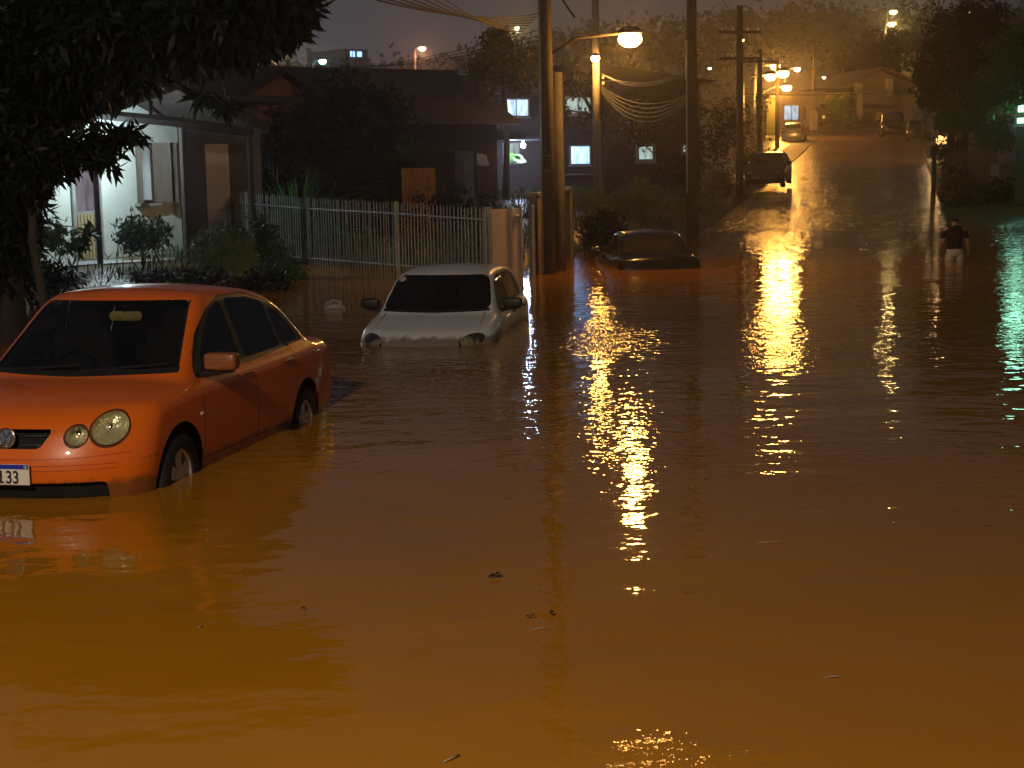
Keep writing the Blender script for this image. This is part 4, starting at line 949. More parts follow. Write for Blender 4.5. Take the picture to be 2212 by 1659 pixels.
# porch slab, posts, beam
PF = Facade(gp(124, 578, .25), gp(413, 560, .25)); PL = Facade(PF.A-PF.u*2.5, PF.A+PF.u*4.6)
A0 = house.matrix_basis  # local frame
def h_local(v): 
    d = Vector(v)-Vector(house.location); ca, sa = math.cos(-HW.rz), math.sin(-HW.rz); return Vector((d.x*ca-d.y*sa, d.x*sa+d.y*ca, d.z))
c1 = h_local((PF.A.x, PF.A.y, 0)); c2 = h_local((PF.A.x+PF.u.x*3.0, PF.A.y+PF.u.y*3.0, 0)); zt = hz(.27)
b = MB(); b.poly([(c1.x, c1.y, zt), (c2.x, c2.y, zt), (c2.x+.2, -.002, zt), (c1.x-.2, -.002, zt)], (0, 0, -.75)); b.obj('porch_floor', mat('porch_concrete', (.36, .38, .37), .55, var=.2, scale=2), house)
for (px, py, r) in ((217, 572, .060), (405, 556, .060), (549, 552, .055)):
    _, _, q = PL.on(px, py, -.12 if px < 500 else 0); l = h_local((q.x, q.y, 0)); b = MB(); b.tube([(l.x, l.y, 0), (l.x, l.y, hz(3.15))], r, 8); b.obj('porch_post', M_DWOOD, house)
bl_ = MB(); P_ = [PL.on(px, py)[2] for px, py in ((60, 226), (244, 250), (385, 264), (545, 286))]; P_ = [h_local(q) for q in P_]
for i in range(3):
    a, c = P_[i], P_[i+1]; bl_.tube([a, c], .10, 4)
bl_.obj('porch_beam', M_DWOOD, house)
# porch gable roof: two slopes running back into the house
def roof_slab(pts, back, th, m, nm='porch_roof'):
    b = MB(); Q = [h_local(PL.on(px, py)[2]) for px, py in pts]
    for i in range(len(Q)-1):
        a, c = Q[i], Q[i+1]; V = [a, c, c+back, a+back]; b.poly([tuple(v) for v in V], (0, 0, th))
    return b.obj(nm, m, house)
bk = Vector((-.8, 7.5, .15))
roof_slab([(20, 322), (244, 246), (384, 194)], bk, .22, M_TILE)
roof_slab([(384, 194), (470, 235), (584, 288)], bk, .22, M_TILE)
for (px, py, py2) in ((325, 258, 218), (420, 268, 222)):
    a, c = h_local(PL.on(px, py)[2]), h_local(PL.on(px+2, py2)[2]); b = MB(); b.tube([a, c], .05, 4); b.obj('gable_strut', M_DWOOD, house)
a, c = h_local(PL.on(328, 232)[2]), h_local(PL.on(358, 256)[2]); b = MB(); b.tube([a, c], .035, 4); b.obj('gable_strut', M_DWOOD, house)
b = MB(); b.box((hx(372), -.16, hz(3.30)), (.42, .26, .50), 0, .02); b.obj('air_conditioner', mat('grey_appliance', (.16, .17, .17), .5, var=.1), house)
# main roof behind the gable
RA, RB = HW.on(150, 160, -3.0)[0], HW.on(452, 152, -3.0)[0]; zr_ = hz(4.75)
b = MB(); e0 = hz(3.55)
b.add([(-2.5, -.9, e0), (HW.len+1.2, -.9, e0), (HW.len+1.2, 7.0, e0), (-2.5, 7.0, e0), (-.3, 3.0, zr_), (RB, 3.0, zr_)], [(0, 1, 5, 4), (1, 2, 5), (2, 3, 4, 5), (3, 0, 4), (3, 2, 1, 0)])
b.obj('main_roof', M_TILE, house)
# recessed side wing; the porch light on its door is put into the pale colour
WG_ = Facade(at(404, 400, 36.3), at(566, 400, 37.6)); zz = FZ-.6
wing = WG_.root('side_wing', 'brown side building with a door coloured pale as if lit, right of the lit porch', 'outbuilding', zz)
b = MB(); b.box((WG_.len/2, 1.3, 1.95), (WG_.len, 2.6, 3.9)); b.obj('wall', mat('brown_plaster', (.13, .10, .085), .85, var=.2, scale=1.5), wing)
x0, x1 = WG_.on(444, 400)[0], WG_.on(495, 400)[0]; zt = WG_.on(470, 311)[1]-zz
b = MB(); b.box(((x0+x1)/2, -.02, zt/2+.2), (x1-x0, .04, zt-.4), 0, .01); d_ = b.obj('door', mat('door_porch_glow', (.80, .72, .78), .5, var=.06), wing)
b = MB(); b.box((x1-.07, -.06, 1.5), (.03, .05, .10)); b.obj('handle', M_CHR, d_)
b = MB(); b.box((WG_.len/2, .6, 3.95), (WG_.len+.5, 4.2, .14)); b.obj('roof', M_TILE, wing)
pl_ = at(215, 292, 31.6)
lf = empty('porch_lamp', tuple(pl_), 0, 'white porch lamp under the roof of the pale house, half hidden by leaves', 'lamp')
b = MB(); b.lathe([(.001, -.06), (.10, -.05), (.13, 0), (.10, .03), (.001, .03)], 16); b.obj('globe', emat('porch_bulb', (.72, .88, 1.0), 12.0), lf, True)
b = MB(); b.tube([(0, 0, .03), (0, 0, .35)], .02); b.obj('bracket', M_DWOOD, lf)
light('porch_light', (.3, .1, -.16), 165, (.74, .93, 1.0), .07, lf)

# --- long dark roofed building behind the yard
LB = Facade(at(424, 300, 50), at(1080, 300, 56)); lb = LB.root('long_building', 'long dark building with a low ridge roof behind the yard trees', 'building', 0)
zR = LB.on(700, 146, -4)[1]; b = MB(); b.box((LB.len/2, 4, 1.8), (LB.len, 7.6, 3.8)); b.obj('wall', M_DWALL, lb)
zL = LB.on(440, 139, -4)[1]; zRt = LB.on(1060, 153, -4)[1]
b = MB(); b.add([(-.5, -.8, 3.5), (LB.len+.5, -.8, 3.5), (LB.len+.5, 8.8, 3.5), (-.5, 8.8, 3.5), (-.5, 4, zL), (LB.len+.5, 4, zRt)], [(0, 1, 5, 4), (2, 3, 4, 5), (1, 2, 5), (3, 0, 4), (0, 3, 2, 1)]); b.obj('roof', mat('slate_grey_roof', (.05, .045, .045), .8, var=.4, scale=1.2, bump=.03, bscale=10), lb)
b = MB(); q0 = LB.on(985, 146, -4); b.box((q0[0]+.15, 3.6, zRt+.02), (.36, .4, .42)); b.obj('chimney', mat('pale_chimney_render', (.33, .36, .33), .8), lb)
# orange gable of the neighbour
NG = Facade(at(500, 300, 43), at(662, 300, 45)); ng = NG.root('neighbour_house', 'dim orange-brown gable of a house between the porch roof and the trees', 'house', 0)
pts = [NG.on(a, b_)[:2] for a, b_ in ((502, 330), (662, 330), (662, 205), (598, 158), (502, 215))]
b = MB(); b.poly([(x, 0, max(z, 0)) for x, z in pts], (0, 5, 0)); b.obj('wall', mat('orange_render', (.30, .13, .05), .85, var=.3, scale=1.5), ng)
b = MB(); 
for i, j in ((3, 2), (4, 3)):
    a, c = pts[i], pts[j]; b.poly([(a[0], -.4, a[1]), (c[0], -.4, c[1]), (c[0], 5.4, c[1]), (a[0], 5.4, a[1])], (0, 0, .16))
b.obj('roof', M_TILE, ng)
# pale annex
AN = Facade(at(878, 300, 55), at(966, 300, 56.5)); an = AN.root('pale_annex', 'small pale rendered annex with one dark window slit above the shed roofs', 'outbuilding', 0)
zt = AN.on(920, 222)[1]; b = MB(); b.box((AN.len/2, 1.0, zt/2), (AN.len, 2.0, zt)); b.obj('wall', mat('greenish_render', (.24, .26, .22), .85, var=.25, scale=2), an)
b = MB(); b.box((AN.len/2, 1.0, zt+.05), (AN.len+.3, 2.4, .10)); b.obj('roof', M_TILE, an)
AN.window(an, 912, 248, 924, 290, M_DARK, mull=0)
for xk in (.42, .70): 
    b = MB(); b.box((AN.len*xk, -.03, zt/2), (.05, .05, zt-.1)); b.obj('drainpipe', M_STEEL, an)
# sheds in front of the annex
SH = Facade(at(872, 330, 48), at(1070, 330, 50)); sd = SH.root('garden_shed', 'dark lean-to shed roof below the pale annex', 'shed', 0)
zA, zB = SH.on(875, 296)[1], SH.on(1000, 322)[1]; xa, xb = SH.on(875, 300)[0], SH.on(1000, 320)[0]
b = MB(); b.poly([(xa, 0, zA), (xb, 0, zB), (xb, 2.2, zB+.2), (xa, 2.2, zA+.2)], (0, 0, .08)); b.obj('roof', M_TILE, sd)
b = MB(); b.box(((xa+xb)/2, 1.2, zB/2-.05), (xb-xa-.2, 2.0, zB-.1)); b.obj('wall', M_DWALL, sd)
b = MB(); x_, z_, _ = SH.on(985, 360); b.box((x_, -.5, z_*.5+.2), (.45, .5, z_+.5), 0, .02); o = tag(b.obj('water_tank', mat('blue_grey_plastic', (.16, .20, .26), .5)), 'blue-grey tank standing at the end of the shed', 'tank'); o.location = SH.A; o.rotation_euler = (0, 0, SH.rz)
def cloth(name, label, pts, Y0, Y1, m, cat, sag=.06):
    P = [at(p[0], p[1], Y0 if p[1] > np.mean([q[1] for q in pts]) else Y1) for p in pts]
    n = 8; V = []; F = []
    for i in range(n+1):
        for j in range(n+1):
            u, v = i/n, j/n; p = P[0]*(1-u)*(1-v)+P[1]*u*(1-v)+P[2]*u*v+P[3]*(1-u)*v
            V.append(p+Vector((.02*math.sin(9*u+4*v), .05*math.sin(5*u+7*v), -sag*math.sin(math.pi*u)*math.sin(math.pi*v)+.02*math.sin(14*u+3*v))))
    for i in range(n):
        for j in range(n): a = i*(n+1)+j; F.append((a, a+n+1, a+n+2, a+1))
    o = raw_mesh(name, V, F, m, True); s_ = o.modifiers.new('thick', 'SOLIDIFY'); s_.thickness = .01
    return tag(o, label, cat)
cloth('tarpaulin', 'pale blue tarpaulin draped over the yard left of the bulb', [(992, 356), (1058, 357), (1050, 334), (990, 326)], 50, 52, mat('pale_blue_sheet', (.40, .50, .68), .5, var=.2, scale=3), 'tarpaulin')
cloth('tarpaulin', 'bright green tarpaulin heaped right under the white bulb', [(1090, 352), (1140, 352), (1128, 336), (1092, 330)], 60.2, 60.9, mat('green_sheet', (.16, .42, .06), .5, var=.25, scale=3), 'tarpaulin')
# --- dark two-storey building with lit windows
TB = Facade(at(1004, 330, 62), at(1512, 330, 66)); tb = TB.root('two_storey_building', 'dark two-storey building with cold lit windows behind the poles', 'building', 0)
zt = TB.on(1250, 176)[1]; b = MB(); b.box((TB.len/2, 4, zt/2), (TB.len, 8, zt)); b.obj('wall', M_DWALL, tb)
b = MB(); b.add([(-.6, -.6, zt), (TB.len+.6, -.6, zt), (TB.len+.6, 8.6, zt), (-.6, 8.6, zt), (2, 4, zt+.9), (TB.len-2, 4, zt+.9)], [(0, 1, 5, 4), (1, 2, 5), (2, 3, 4, 5), (3, 0, 4), (3, 2, 1, 0)]); b.obj('roof', M_TILE, tb)
TB.window(tb, 1087, 212, 1143, 253, L_COLD, mull=1); TB.window(tb, 1221, 208, 1277, 248, L_PALE, mull=1)
TB.window(tb, 1231, 313, 1276, 357, L_BLUE, mull=0); TB.window(tb, 1374, 310, 1416, 351, L_PALE, mull=0, w=.13); TB.window(tb, 1473, 312, 1486, 331, L_PALE, mull=0)
TB.window(tb, 1086, 308, 1122, 352, L_PALE, mull=2)
b = MB(); a = TB.on(1075, 304); c = TB.on(1148, 309); b.box(((a[0]+c[0])/2, -.5, a[1]), (c[0]-a[0], 1.0, .05)); b.obj('awning', M_STEEL, tb)
b = MB(); a = TB.on(1205, 378); c = TB.on(1280, 382); b.box(((a[0]+c[0])/2, -.55, a[1]), (c[0]-a[0], 1.0, .05), 0, .01); b.obj('canopy', mat('wet_metal_canopy', (.30, .32, .36), .25, .6), tb)
q = at(1130, 314, 61.2); yb_ = empty('yard_bulb', tuple(q), 0, 'bare white bulb glaring under the awning of the dark two-storey building', 'lamp')
b = MB(); b.lathe([(.001, -.10), (.06, -.08), (.085, 0), (.06, .07), (.03, .11), (.03, .16)], 14); b.obj('bulb', emat('cold_bulb', (.62, .78, 1.0), 130.0), yb_, True)
light('bulb_light', (0, -.15, -.12), 130, (.55, .72, 1.0), .10, yb_)
# glow from the lower right window onto the yard comes from the lit pane itself
# wooden slatted gate behind the fence
SG = Facade(at(868, 400, 39), at(941, 400, 39.6)); sg = SG.root('slatted_gate', 'upright orange-brown slatted wooden gate standing behind the picket fence', 'gate', 0)
zt = SG.on(900, 363)[1]; b = MB()
for k in range(14): b.box((SG.len*(k+.5)/14, 0, (zt+.1)/2), (SG.len/14*.8, .03, zt-.1))
b.obj('slats', mat('orange_brown_wood', (.34, .15, .045), .7, var=.3, scale=3, stretch=(5, 5, .5)), sg)
b = MB(); b.box((SG.len/2, .03, zt-.15), (SG.len, .03, .08)); b.box((SG.len/2, .03, .5), (SG.len, .03, .08)); b.obj('rail', M_WOOD, sg)

# --- houses at the top of the street
M_TAN = mat('tan_render', (.36, .27, .18), .85, var=.2, scale=.6); M_YEL = mat('yellow_render', (.52, .40, .18), .85, var=.15, scale=.8); M_GRYR = mat('grey_render', (.26, .22, .18), .85, var=.2, scale=.8); M_COLM = mat('pale_column', (.60, .52, .42), .7, var=.12)
def bx_px(F, root, x0, y0, x1, y1, depth, m, name, out=0.0):
    a = F.on(x0, y1); c = F.on(x1, y0); b = MB(); z0, z1 = a[1]-root.location.z, c[1]-root.location.z
    b.box(((a[0]+c[0])/2, depth/2-out, (z0+z1)/2), (c[0]-a[0], depth, z1-z0)); return b.obj(name, m, root)
SHP = Facade(at(1682, 290, 121), at(1762, 290, 123)); sp_ = SHP.root('shop_house', 'flat-roofed house with a pale blue lit window above the silver hatchback', 'house', Tz(21, 121)-.5)
bx_px(SHP, sp_, 1682, 206, 1762, 312, 6, M_TAN, 'wall'); bx_px(SHP, sp_, 1678, 198, 1766, 206, 7, M_GRYR, 'roof', .5)
SHP.window(sp_, 1691, 225, 1727, 262, L_SHOP, mull=1, w=.12); SHP.window(sp_, 1731, 228, 1745, 262, mat('red_shutter', (.25, .05, .03), .6), mull=0, w=.1)
bx_px(SHP, sp_, 1748, 240, 1760, 300, .3, M_COLM, 'pilaster', .3)
GB_ = Facade(at(1656, 290, 112), at(1677, 290, 113)); g_ = GB_.root('yellow_green_shed', 'narrow yellow-green walled shed left of the lit shop house', 'shed', Tz(18, 112)-.5); bx_px(GB_, g_, 1656, 213, 1677, 290, 3, mat('yellow_green_render', (.06, .065, .012), .8), 'wall'); bx_px(GB_, g_, 1654, 207, 1679, 213, 3.6, M_TILE, 'roof', .3)
MH = Facade(at(1768, 290, 136), at(1980, 290, 138)); mh = MH.root('gabled_house', 'tan gabled house with pale columns and balcony at the top of the street', 'house', Tz(30, 136)-1)
bx_px(MH, mh, 1836, 190, 1976, 300, 7, M_TAN, 'wall')
pts = [MH.on(a, b_, .6)[:2] for a, b_ in ((1822, 193), (1905, 150), (1992, 182))]; b = MB(); zb0 = mh.location.z
for i in range(2):
    a, c = pts[i], pts[i+1]; b.poly([(a[0], -.8, a[1]-zb0), (c[0], -.8, c[1]-zb0), (c[0], 7.5, c[1]-zb0), (a[0], 7.5, a[1]-zb0)], (0, 0, .22))
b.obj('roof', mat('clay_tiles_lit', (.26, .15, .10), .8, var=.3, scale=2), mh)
b = MB(); b.poly([(pts[0][0]+.5, 0, pts[0][1]-zb0), (pts[1][0], 0, pts[1][1]-zb0), (pts[2][0]-.5, 0, pts[2][1]-zb0), (pts[2][0]-.5, 0, pts[0][1]-zb0-.6), (pts[0][0]+.5, 0, pts[0][1]-zb0-.6)], (0, 7, 0)); b.obj('gable_wall', M_TAN, mh)
bx_px(MH, mh, 1837, 181, 1851, 262, .5, M_COLM, 'column', 1.2); bx_px(MH, mh, 1904, 172, 1916, 207, .5, M_COLM, 'column', 1.2)
bx_px(MH, mh, 1852, 194, 1904, 225, .15, M_GRYR, 'balcony_front', 1.2); bx_px(MH, mh, 1850, 227, 1922, 233, 1.3, M_DWOOD, 'balcony_slab', 1.3)
bx_px(MH, mh, 1890, 242, 1913, 290, .1, M_YEL, 'garage_door', .2); bx_px(MH, mh, 1928, 240, 1944, 262, .06, M_DARK, 'window', .05); bx_px(MH, mh, 1860, 246, 1884, 290, .08, M_GRYR, 'side_door', .1)
YH = Facade(at(1766, 290, 134), at(1836, 290, 134.5)); yh_ = YH.root('carport_house', 'yellow-fronted house with an open dark carport at the top of the street', 'house', Tz(29, 134)-1)
bx_px(YH, yh_, 1784, 200, 1836, 244, 5, M_YEL, 'wall'); bx_px(YH, yh_, 1766, 196, 1784, 300, 5, M_GRYR, 'side_wall'); bx_px(YH, yh_, 1760, 190, 1838, 197, 6, M_TILE, 'roof', .6)
bx_px(YH, yh_, 1818, 246, 1835, 292, .5, M_YEL, 'gate_pillar', 1.0); bx_px(YH, yh_, 1784, 244, 1818, 250, 3, M_DWOOD, 'carport_beam', .4)
# hillside house with blue-white windows, far left
BH = Facade(at(738, 120, 200), at(800, 120, 203)); bh = BH.root('hillside_house', 'far house on the misty hill with a row of blue-white lit windows', 'house', BH.on(768, 160)[1])
bx_px(BH, bh, 744, 107, 794, 160, 8, M_DARK, 'wall'); BH.window(bh, 755, 109, 768, 124, L_BLUE, mull=1, w=.1); BH.window(bh, 770, 110, 783, 124, L_BLUE, mull=0, w=.1)
# green-white lit kiosk window on the right edge
KF = Facade(at(2180, 300, 52), at(2330, 300, 50)); kf_ = KF.root('kiosk', 'building at the right edge with two stacked green-white lit panes', 'building', 0)
bx_px(KF, kf_, 2190, 205, 2330, 470, 4, mat('dark_green_render', (.02, .025, .02), .85), 'wall'); bx_px(KF, kf_, 2184, 199, 2335, 205, 5, M_TILE, 'roof', .5)
KF.window(kf_, 2196, 222, 2240, 246, L_GREEN, mull=0, w=.05); KF.window(kf_, 2194, 250, 2240, 270, L_GREEN, mull=0, w=.05)
q = KF.on(2212, 262, 1.0)[2]; light('window_glow', (q.x-KF.A.x-1.0, q.y-KF.A.y, q.z), 40, (.35, 1.0, .65), .4, None).location = (q.x-.3, q.y-.6, q.z)
# low tan pillar and dark board fence on the right bank
RF = Facade(at(2040, 400, 66), at(2150, 400, 57)); rf_ = RF.root('board_fence', 'dark board fence under the right-hand trees', 'fence', Tz(17, 60)-.5)
b = MB()
for k in range(30): b.box((RF.len*(k+.5)/30, 0, 1.1+.05*math.sin(k*2.3)), (RF.len/30*.86, .03, 2.2))
b.obj('boards', M_DWOOD, rf_); b = MB(); b.box((RF.len/2, .04, 1.8), (RF.len, .04, .08)); b.box((RF.len/2, .04, .6), (RF.len, .04, .08)); b.obj('rail', M_DWOOD, rf_)
q = at(2162, 400, 56); b = MB(); b.box((0, 0, .7), (.55, .5, 2.0), .3, .03); b.box((0, 0, 1.75), (.65, .6, .1), .3, .02); o = b.obj('gate_pillar', M_GRYR); o.location = (q.x, q.y, 0)
tag(o, 'squat tan masonry pillar at the right shore', 'pillar')
q = at(2016, 405, 61); b = MB(); b.tube([(0, 0, -.3), (0.02, 0, 1.0), (.0, 0, 1.75)], [.10, .09, .05], 8); b.box((.02, -.02, 1.55), (.30, .06, .34), .2, .02); o = b.obj('kerb_post', M_DWOOD); o.location = (q.x, q.y, float(zr(61))+.05)
tag(o, 'short dark post standing at the right kerb above the water', 'post')

# ================================================================ trees and plants
def leaf_mat(name, col, rough=.45, trans=.25):
    m = mat(name, col, rough, var=.5, scale=1.3); b = m.node_tree.nodes['Principled BSDF']; b.inputs['Specular IOR Level'].default_value = .18 if rough < .8 else 0.0
    return m
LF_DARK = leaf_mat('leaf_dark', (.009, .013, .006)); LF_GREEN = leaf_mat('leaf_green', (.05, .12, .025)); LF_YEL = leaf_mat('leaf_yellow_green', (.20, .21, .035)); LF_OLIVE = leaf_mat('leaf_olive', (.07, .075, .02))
M_BARK = mat('bark', (.055, .042, .03), .9, var=.4, scale=5, bump=.02, bscale=15, stretch=(1, 1, .3))
def clump_points(clumps, n):
    """clumps: (centre, (rx, ry, rz), weight); points spread in small twig-sized groups through each volume"""
    w = np.array([c[2] for c in clumps], float); w /= w.sum(); P = []
    for (c, r, _), f in zip(clumps, w):
        k = max(3, int(n*f/14)); d = RNG.normal(size=(k, 3)); d /= np.linalg.norm(d, axis=1)[:, None]
        rad = RNG.random(k)**.45; g = np.array(c)+d*rad[:, None]*np.array(r)
        q = np.repeat(g, 14, 0)+RNG.normal(size=(k*14, 3))*np.minimum(np.array(r)*.16, .16); P.append(q)
    return np.concatenate(P)
def plant(name, label, cat, base, clumps, n, leaf, m, trunk=None, tr=.1, droop=.4, wid=.35, group=None, limbs=True, up=None, rnd=.8):
    base = Vector(base); root = empty(name, tuple(base), 0, label, cat, group)
    cl = [((Vector(c)-base), r, w) for c, r, w in clumps]
    P = clump_points([(tuple(c), r, w) for c, r, w in cl], n)
    V, F = cards(P, leaf, rnd, droop, wid, up); raw_mesh('crown' if trunk is not None or name.endswith('tree') else 'foliage', V, F, m, False, root)
    b = MB()
    if trunk is None: trunk = [(0, 0, -.2), tuple(sum((c for c, _, _ in cl), Vector())/len(cl))]
    else: trunk = [tuple(Vector(t_)-base) for t_ in trunk]
    k = len(trunk); b.tube(trunk, [tr*(1-.6*i/(k-1)) for i in range(k)], 10)
    if limbs:
        for c, r, _ in cl:
            s0 = Vector(trunk[-1]).lerp(Vector(trunk[max(0, k-2)]), random.random()*.7); mid = s0.lerp(c, .55)+Vector((0, 0, .12*(c-s0).length))
            b.tube([s0, mid, c], [tr*.38, tr*.22, tr*.08], 7)
            for _ in range(3):
                e = c+Vector((random.uniform(-1, 1)*r[0], random.uniform(-1, 1)*r[1], random.uniform(-.8, .8)*r[2]))*.8; b.tube([mid.lerp(c, .6), e], [tr*.12, tr*.03], 5)
    b.obj('trunk' if name.endswith('tree') else 'stems', M_BARK, root, True)
    return root
def C3(px, py, Y, rx, rz, ry=None, w=1.0):
    """clump centred on a picture position at distance Y, radii in metres"""
    return (at(px, py, Y), (rx, ry or rx, rz), w)
# the big tree overhanging from upper left
tb_ = gp(-60, 760, 0); TY = 18.0
big = plant('broadleaf_tree', 'huge dark broad-leaved tree overhanging the whole upper left corner', 'tree', (at(10, 600, 19).x, 19, -.35),
    [C3(60, 60, 18, .9, .62, 1.0, 3.2), C3(190, 70, 18, .9, .60, 1.0, 3.2), C3(320, 40, 17.6, .8, .52, 1.0, 2.8), C3(440, 20, 17.2, .7, .42, .8, 2.0), C3(545, 25, 17, .42, .33, .6, 1.3), C3(600, 20, 17, .28, .30, .4, .9), C3(640, 15, 17, .18, .22, .3, .5),
     C3(30, 200, 18.4, .75, .5, .9, 2.6), C3(150, 180, 18.4, .68, .32, .9, 1.7), C3(250, 105, 18.2, .5, .28, .7, 1.3), C3(400, 90, 17.4, .45, .22, .6, .7), C3(330, 105, 17.6, .4, .22, .6, .5), C3(480, 95, 17.2, .40, .18, .5, .5), C3(470, 60, 17.2, .5, .22, .5, .9), C3(570, 80, 17, .34, .16, .4, .35), C3(270, 165, 18.2, .34, .16, .5, .35), C3(420, 135, 17.8, .30, .10, .4, .16), C3(430, 205, 17.9, .14, .09, .3, .05), C3(480, 228, 18, .10, .08, .2, .03),
     C3(15, 330, 18.6, .5, .5, .7, 1.7), C3(90, 330, 18.4, .38, .34, .5, .8), C3(40, 450, 18.8, .36, .45, .5, .8), C3(10, 560, 19, .30, .45, .5, .8), C3(-60, 420, 19, .5, .8, .7, 1.3), C3(60, 250, 18.4, .6, .3, .6, 1.3)],
    27000, .22, LF_DARK, [(at(10, 600, 19).x, 19, -.35), at(2, 480, 19), at(30, 300, 18.7), at(80, 120, 18.2)], .26, .85, .25)
# nearer drooping branch in front of the porch
plant('young_tree', 'small drooping leafy branch tree silhouetted against the lit porch wall', 'tree', (at(120, 640, 17).x, 17, -.4),
    [C3(150, 330, 16.8, .42, .17, .4, 1.5), C3(230, 300, 16.6, .34, .14, .3, 1.1), C3(265, 285, 16.5, .22, .10, .2, .6), C3(100, 370, 16.9, .30, .15, .3, .8), C3(95, 300, 17, .36, .20, .3, 1.2), C3(60, 400, 17, .30, .2, .3, .9), C3(210, 345, 16.6, .30, .12, .2, .5)],
    1900, .15, LF_DARK, [(at(120, 640, 17).x, 17, -.4), at(70, 520, 17.2), at(70, 400, 17.1), at(110, 330, 17)], .06, .6, .27)
# plants round the porch
def bush(label, px, py, Y, rx, rz, n, leaf, m, name='shrub', cat='shrub', extra=(), zb=None, **k):
    c = at(px, py, Y); z = min(Tz(c.x, c.y), c.z-rz*.6) if zb is None else zb
    return plant(name, label, cat, (c.x, c.y, z), [(c, (rx, rx, rz), 1.0)]+[C3(*e) for e in extra], n, leaf, m, tr=.03, **k)
bush('rounded yellow-green clipped bush right of the porch', 484, 548, 28.6, .55, .48, 9000, .075, mat('clipped_bush_green', (.13, .20, .02), .5, var=.5, scale=1.3), droop=0, extra=[(460, 515, 29, .28, .18, .3, .3), (515, 520, 29, .25, .18, .3, .3)])
bush('dark leafy shrub just right of the rounded bush', 575, 545, 30, .42, .50, 2600, .13, LF_GREEN, extra=[(565, 500, 30, .22, .28, .2, .3), (620, 590, 29.5, .45, .28, .3, .5), (640, 640, 28, .35, .18, .3, .3)])
bush('leafy potted shrubs in front of the open shutter window', 305, 512, 30.6, .42, .32, 1900, .12, LF_GREEN, extra=[(275, 500, 30.8, .25, .35, .2, .3), (345, 505, 31, .22, .26, .2, .3)], up=.5)
bush('tall broad-leaved plant at the left end of the porch', 112, 510, 29.4, .26, .36, 900, .16, LF_GREEN, extra=[(78, 540, 29.4, .26, .35, .2, .5), (165, 520, 29.6, .24, .26, .2, .5), (190, 500, 29.8, .12, .35, .1, .2)])
bush('low dark shrub at the foot of the big tree', 40, 600, 24, .65, .40, 2200, .12, LF_DARK, extra=[(110, 610, 25, .5, .25, .3, .5)])
bush('ragged low bush behind the roof of the orange sedan', 560, 610, 26.8, .60, .20, 1800, .10, LF_DARK, extra=[(430, 600, 27, .5, .16, .3, .7), (330, 600, 27.3, .5, .14, .3, .5)])
# spiky palm-like plant behind the fence
def fan_plant(name, label, cat, px, pyb, Y, h, n, m, spread=.8, group=None, w=.06):
    q = at(px, pyb, Y); z0 = min(q.z, Tz(q.x, q.y)); root = empty(name, (q.x, q.y, z0), 0, label, cat, group); V = []; F = []
    for i in range(n):
        a = random.uniform(0, 2*math.pi); el = random.uniform(.35, 1.45); L = h*random.uniform(.6, 1.05); dx, dy = math.cos(a)*math.cos(el)*spread, math.sin(a)*math.cos(el)*spread; dz = math.sin(el); side = Vector((-math.sin(a), math.cos(a), 0))
        k0 = len(V); S = 6
        for s in range(S+1):
            f = s/S; c = Vector((dx*L*f, dy*L*f, .1+dz*L*f-L*.38*f*f*math.cos(el))); ww = w*(1-f**2)*(.5+f)*1.3+.004; V += [c-side*ww, c+Vector((0, 0, .012)), c+side*ww]
        for s in range(S): j = k0+3*s; F += [(j, j+1, j+4, j+3), (j+1, j+2, j+5, j+4)]
    raw_mesh('fronds', V, F, m, False, root); b = MB(); b.tube([(0, 0, -.1), (0, 0, .35)], [.08, .05], 8); b.obj('stem', M_BARK, root, True)
    return root
LF_PALM = leaf_mat('palm_green', (.06, .17, .04))
fan_plant('palm_plant', 'bright green arching palm plant behind the picket fence', 'palm', 640, 470, 36.4, 1.9, 170, LF_PALM, spread=1.25, w=.028)
fan_plant('palm_plant', 'smaller spiky palm plant between the green palm and the slatted gate', 'palm', 770, 440, 37.5, 1.2, 70, LF_OLIVE, spread=1.2, w=.03)
bush('dark hedge mass filling the yard behind the picket fence', 700, 420, 39.5, 1.3, .9, 5200, .14, LF_DARK, extra=[(800, 400, 40, 1.1, .8, 1, 1), (590, 400, 40.5, .8, 1.0, .8, .7), (990, 440, 39, 1.2, .55, .6, .7), (850, 470, 37, .9, .4, .5, .4)], name='hedge', cat='hedge')
def tree(label, px, pyb, Y, cl, n, leaf, m, tr=.14, name='broadleaf_tree', group=None, **k):
    q = at(px, pyb, Y); z = Tz(q.x, q.y)-.2; top = cl[0][0]
    return plant(name, label, 'tree', (q.x, q.y, z), cl, n, leaf, m, [(q.x, q.y, z), (q.x+.1, q.y, (z+top.z)/2), (top.x, top.y, top.z)], tr, group=group, **k)
YT = 'dark trees in the yards at left'
tree('dark rounded tree hiding the wall left of the pale annex', 760, 380, 44, [C3(740, 240, 44, 1.5, 1.1), C3(820, 260, 44, 1.0, .9), C3(660, 280, 43.5, 1.1, .9), C3(780, 330, 43, 1.5, .8)], 8000, .20, LF_DARK, group=YT)
tree('dark tree rising above the two-storey building roof against the sky', 1090, 330, 57, [C3(1085, 125, 57, 1.1, .85), C3(1050, 150, 57, .7, .7), C3(1130, 140, 57, .8, .7), C3(1075, 90, 57, .45, .45), C3(1150, 170, 57, .9, .6), C3(1030, 230, 57, .8, .9)], 7000, .22, LF_OLIVE, group=YT)
tree('slim dark tree in front of the upper pale window', 1310, 360, 59, [C3(1250, 185, 59, .9, .45), C3(1330, 250, 59, 1.6, 1.0), C3(1400, 280, 59, 1.2, .8), C3(1200, 250, 59, .5, .7)], 3200, .2, LF_DARK, group=YT)
bush('pale green round bush behind the shed roof', 858, 318, 47, .42, .38, 1000, .14, LF_PALM)
